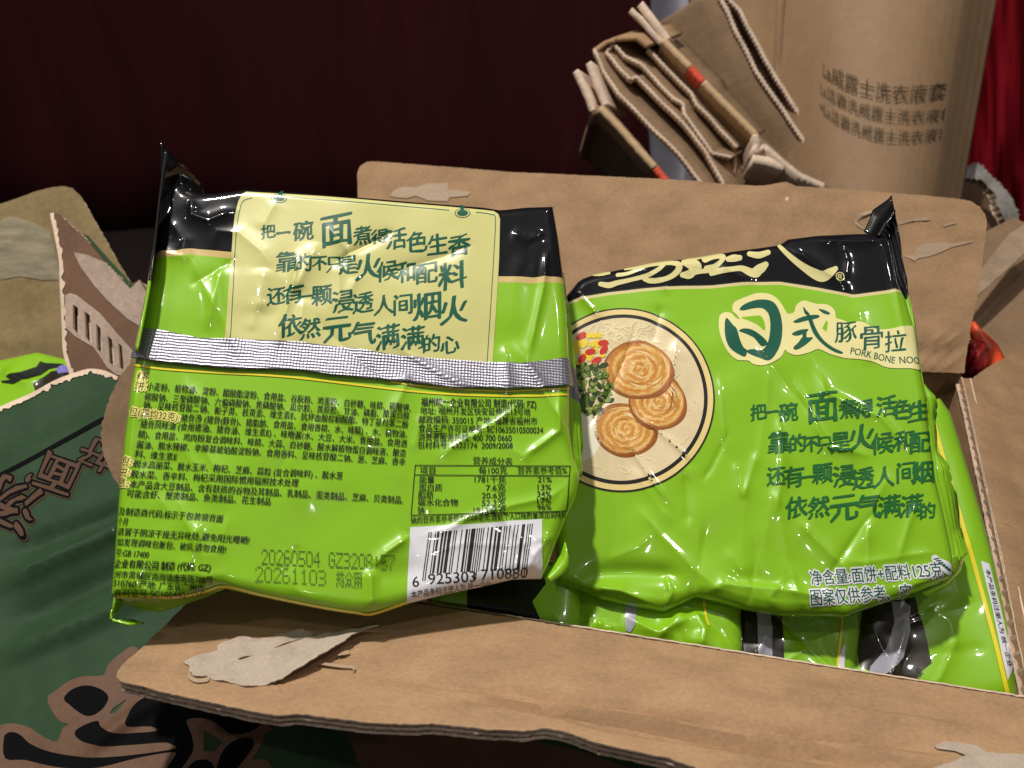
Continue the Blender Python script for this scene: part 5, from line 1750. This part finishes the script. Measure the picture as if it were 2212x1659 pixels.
def wavy_edge(pts, dep, parent, amp=0.00028, th=0.0017, m=None, kk=0.2976):
    """the visible fluted cut edge of a board: a zigzag between two liners"""
    q = np.array([at(1206.9 + kk * x, kk * y, dep - 0.0015) for x, y in pts])
    P = q
    L = np.linalg.norm(np.diff(P, axis=0), axis=1).sum()
    P = resample(P, int(L / 0.0006))
    d = np.gradient(P, axis=0)
    d /= np.linalg.norm(d, axis=1)[:, None]
    nn = np.cross(d, F_)
    nn /= np.linalg.norm(nn, axis=1)[:, None]
    s = np.arange(len(P)) * 0.0006
    Q = P + nn * (amp * np.sin(2 * math.pi * s / 0.0034) + 0.0007 * np.array([noise.noise(Vector((x * 70, dep * 90, 2))) for x in s]))[:, None]
    rows = [Q + nn * th / 2, Q - nn * th / 2]
    A = np.array(rows)
    return ribbon("fluted_edge", [A[0], A[1]], m or m_edge, parent, 0.006)


EXT = (0.030, 0.022, 0.030)
GF = "flattened cartons leaning behind the box"
fc = thing("flattened_carton", "front flattened carton edge-on with a pale tan fold, red at its lower end", "cardboard", at(1400, 420, 0.5), GF)
leaf("panel", [(245, 800), (330, 800), (420, 900), (560, 1060), (700, 1230), (900, 1470)], 0.500, (0.0, 0.0, 0.10), 0.006, m_kraft2, fc)
leaf("fold_edge", [(300, 780), (420, 900), (560, 1060), (700, 1215)], 0.494, (0, 0, 0.02), 0.0042, m_tan, fc)
leaf("fold_edge", [(703, 1218), (760, 1285), (860, 1400)], 0.494, (0, 0, 0.02), 0.0042, m_redink, fc, )
leaf("torn_ply", [(120, 515), (170, 620), (215, 720), (245, 805)], 0.5, (0.02, 0.01, 0.05), 0.004, m_edge, fc)
leaf("torn_ply", [(215, 455), (255, 560), (290, 660), (335, 765)], 0.5, (0.02, 0.01, 0.05), 0.004, m_edge, fc)

fc = thing("flattened_carton", "folded brown carton with four wavy fluted edges, the thick one leaning at the stack's middle", "cardboard", at(1480, 380, 0.53), GF)
P_ = [[(255, 370), (320, 520), (430, 690), (640, 900), (860, 1120), (1010, 1310), (1100, 1430)], [(340, 385), (420, 490), (520, 590), (560, 570), (690, 700), (900, 900), (1060, 1110), (1180, 1320), (1220, 1430)],
      [(350, 380), (395, 335), (480, 420), (600, 480), (720, 610), (830, 730), (895, 765), (910, 840), (1010, 980), (1110, 1120), (1250, 1150)], [(640, 370), (800, 530), (960, 690), (1000, 770), (1130, 910), (1285, 1080)]]
for i, p in enumerate(P_):
    dd = 0.515 + 0.004 * i
    leaf("panel", p, dd, EXT, 0.0016, m_kraft2, fc)
    wavy_edge(p, dd, fc)
leaf("panel", [(255, 370), (330, 318), (400, 290), (560, 280), (640, 340)], 0.516, EXT, 0.003, m_kraft, fc)
leaf("panel", [(1280, 1070), (1275, 1200), (1265, 1430)], 0.53, (0.0, 0, 0.08), 0.003, m_kraft, fc)

fc = thing("flattened_carton", "long flattened carton edge-on, pale tan fold with a red mark halfway up", "cardboard", at(1560, 330, 0.56), GF)
leaf("panel", [(770, 300), (960, 490), (1200, 740), (1430, 980), (1700, 1225), (1920, 1345), (2000, 1450)], 0.522, (0.006, -0.03, 0.04), 0.005, m_kraft2, fc)
leaf("fold_edge", [(765, 290), (860, 390), (955, 485)], 0.516, (0, 0, 0.02), 0.0042, m_tan, fc)
leaf("fold_edge", [(958, 488), (1000, 535), (1050, 590)], 0.516, (0, 0, 0.02), 0.0042, m_redink, fc)
leaf("fold_edge", [(1053, 593), (1200, 745), (1320, 865), (1430, 975)], 0.516, (0, 0, 0.02), 0.0042, m_tan, fc)
leaf("torn_ply", [(590, 30), (660, 120), (720, 200), (785, 290)], 0.517, (0.02, 0.01, 0.05), 0.005, m_edge, fc)
leaf("torn_ply", [(520, 75), (600, 145), (670, 230), (745, 310)], 0.517, (0.02, 0.01, 0.05), 0.004, m_edge, fc)
leaf("torn_ply", [(1410, 1150), (1520, 1170), (1640, 1210)], 0.515, (0.0, -0.01, 0.05), 0.006, m_edge, fc)
leaf("torn_ply", [(1425, 975), (1450, 1040), (1410, 1100), (1500, 1060), (1600, 1150), (1750, 1270), (1930, 1350)], 0.515, (0, -0.01, 0.03), 0.004, m_edge, fc)

fc = thing("flattened_carton", "flattened carton with two dark fluted edges reaching to the top, beside the curved carton", "cardboard", at(1680, 200, 0.58), GF)
for i, p in enumerate([[(1130, -80), (1170, 0), (1290, 250), (1430, 530), (1540, 690), (1640, 830), (1760, 1010), (1850, 1180), (1890, 1330)], [(1180, -80), (1250, 20), (1310, 90), (1430, 320), (1560, 560), (1680, 750), (1790, 930), (1890, 1110), (1930, 1300)]]):
    dd = 0.575 + 0.008 * i
    leaf("panel", p, dd, (0.05, 0.03, 0.12) if i else (-0.040, -0.01, 0.04), 0.0022, m_kraft2, fc)
    wavy_edge(p, dd, fc, 0.0004, 0.0022)

# board behind them, and a bluish white plastic sack
fc = thing("flattened_carton", "plain brown board standing at the back of the stack", "cardboard", at(1600, 120, 0.66), GF)
q0 = np.array([at(x, y, 0.66) for x, y in [(1482, -60), (1500, 60), (1540, 150), (1580, 260), (1600, 420)]])
q1 = np.array([at(x, y, 0.70) for x, y in [(1720, -60), (1720, 60), (1720, 150), (1720, 260), (1720, 420)]])
ribbon("panel", span(dens(q0, 20), dens(q1, 20), 10), m_kraft2, fc, 0.005)
sk = thing("plastic_sack", "bluish white plastic sack upright behind the flattened cartons", "sack", at(1480, 150, 0.8))
rows = []
for j in range(24):
    py = -80 + 28 * j
    rows.append([at(1400 + 5.6 * i + 6 * math.sin(j * 0.5), py, 0.84 - 0.05 * math.sin(math.pi * i / 30) + 0.002 * math.sin(i * 0.5 + j * 0.35)) for i in range(31)])
rows += [[np.array([p[0], p[1], p[2] * t]) for p in rows[-1]] for t in (0.5, 0.01)]
ribbon("sack_body", rows, m_sack, sk, 0.003)

# red plastic sheet at the right, torn grey board edge, red strap
rs = thing("red_sheet", "large dark red plastic sheet hanging at the top right", "plastic sheet", at(2180, 200, 0.75))
rows = []
for j in range(30):
    py = -100 + 26 * j
    rows.append([at(2030 + 11 * i, py, 0.78 + 0.03 * math.sin(i * 0.75 + j * 0.10) + 0.015 * math.sin(i * 1.7 - j * 0.22)) for i in range(26)])
rows += [[np.array([p[0], p[1], p[2] * t]) for p in rows[-1]] for t in (0.5, 0.01)]
ribbon("sheet_body", rows, m_red, rs, 0.002)

tb = thing("torn_carton", "carton with a rough grey torn rim beside the red sheet", "carton", at(2120, 500, 0.60))
b8 = lambda p: Z(3000, 0, .66324, p)
St = Sheet(at(2120, 440, 0.60), cs((0.95, -0.2, 0.1)), cs((0.2, .93, .3)), 0.002, 4.0)
board("torn_rim", St, St.pts(b8([(1170, 1030), (1200, 1015), (1250, 968), (1280, 975), (1300, 990), (1400, 1060), (1480, 1160), (1535, 1270), (1552, 1360), (1510, 1392), (1475, 1350), (1420, 1290), (1395, 1240), (1385, 1130), (1330, 1080), (1250, 1060), (1185, 1070)]), 0), tb, 0.007, m_gtorn, m_gtorn, ragged=0.003)
board("inner_panel", Sheet(at(2110, 460, 0.64), cs((0.97, -0.1, 0.1)), cs((0.0, .9, .4))), Sheet(at(2110, 460, 0.64), cs((0.97, -0.1, 0.1)), cs((0.0, .9, .4))).pts(b8([(1080, 960), (1200, 1040), (1400, 1120), (1450, 1400), (1560, 1900), (1100, 1800)]), 0), tb, 0.005, m_dkraft, m_dkraft)
Sv = Sheet(at(2160, 600, 0.52), cs((0.9, 0.1, -0.2)), cs((0.1, .8, .6)))
board("flap", Sv, Sv.pts([(2080, 560), (2120, 505), (2190, 470), (2300, 520), (2300, 830), (2060, 840)], 0), tb, 0.005, m_kraft2, m_dkraft)
Sv = Sheet(at(2160, 520, 0.50), cs((0.9, 0.35, 0.1)), cs((-0.3, .8, .5)))
board("flap", Sv, Sv.pts([(2088, 620), (2180, 505), (2240, 470), (2260, 500), (2200, 560), (2110, 640)], 0), tb, 0.004, m_core, m_dkraft)

st_ = thing("strap", "orange red strap showing between the back flap and the right flap", "strap", at(2130, 740, 0.40))
q0 = np.array([at(x, y, d_) for x, y, d_ in [(2094, 695, .405), (2098, 735, .40), (2108, 765, .395), (2130, 800, .385)]])
q1 = np.array([at(x, y, d_) for x, y, d_ in [(2098, 698, .405), (2128, 722, .40), (2152, 745, .395), (2176, 790, .385)]])
ribbon("band", span(dens(q0, 20), dens(q1, 20), 6, cs((0, 0, -1)), 0.003), m_orange, st_, 0.0015)
rb = thing("red_bag", "crumpled red film bulging out above the box's right corner", "plastic film", at(2095, 790, 0.37))
rows = []
for j in range(14):
    t = j / 13
    rows.append([at(2072 + 60 * i / 13 * (1 - 0.25 * t) + 4, 745 + 82 * t - 10 * math.sin(i / 13 * math.pi) * (1 - t), 0.372 - 0.012 * math.sin(math.pi * i / 13) * math.sin(math.pi * (0.3 + 0.7 * t)) + 0.002 * math.sin(i * 1.5 + j)) for i in range(14)])
ribbon("film", rows, m_redcloth, rb, 0.001)

bpy.context.view_layer.update()
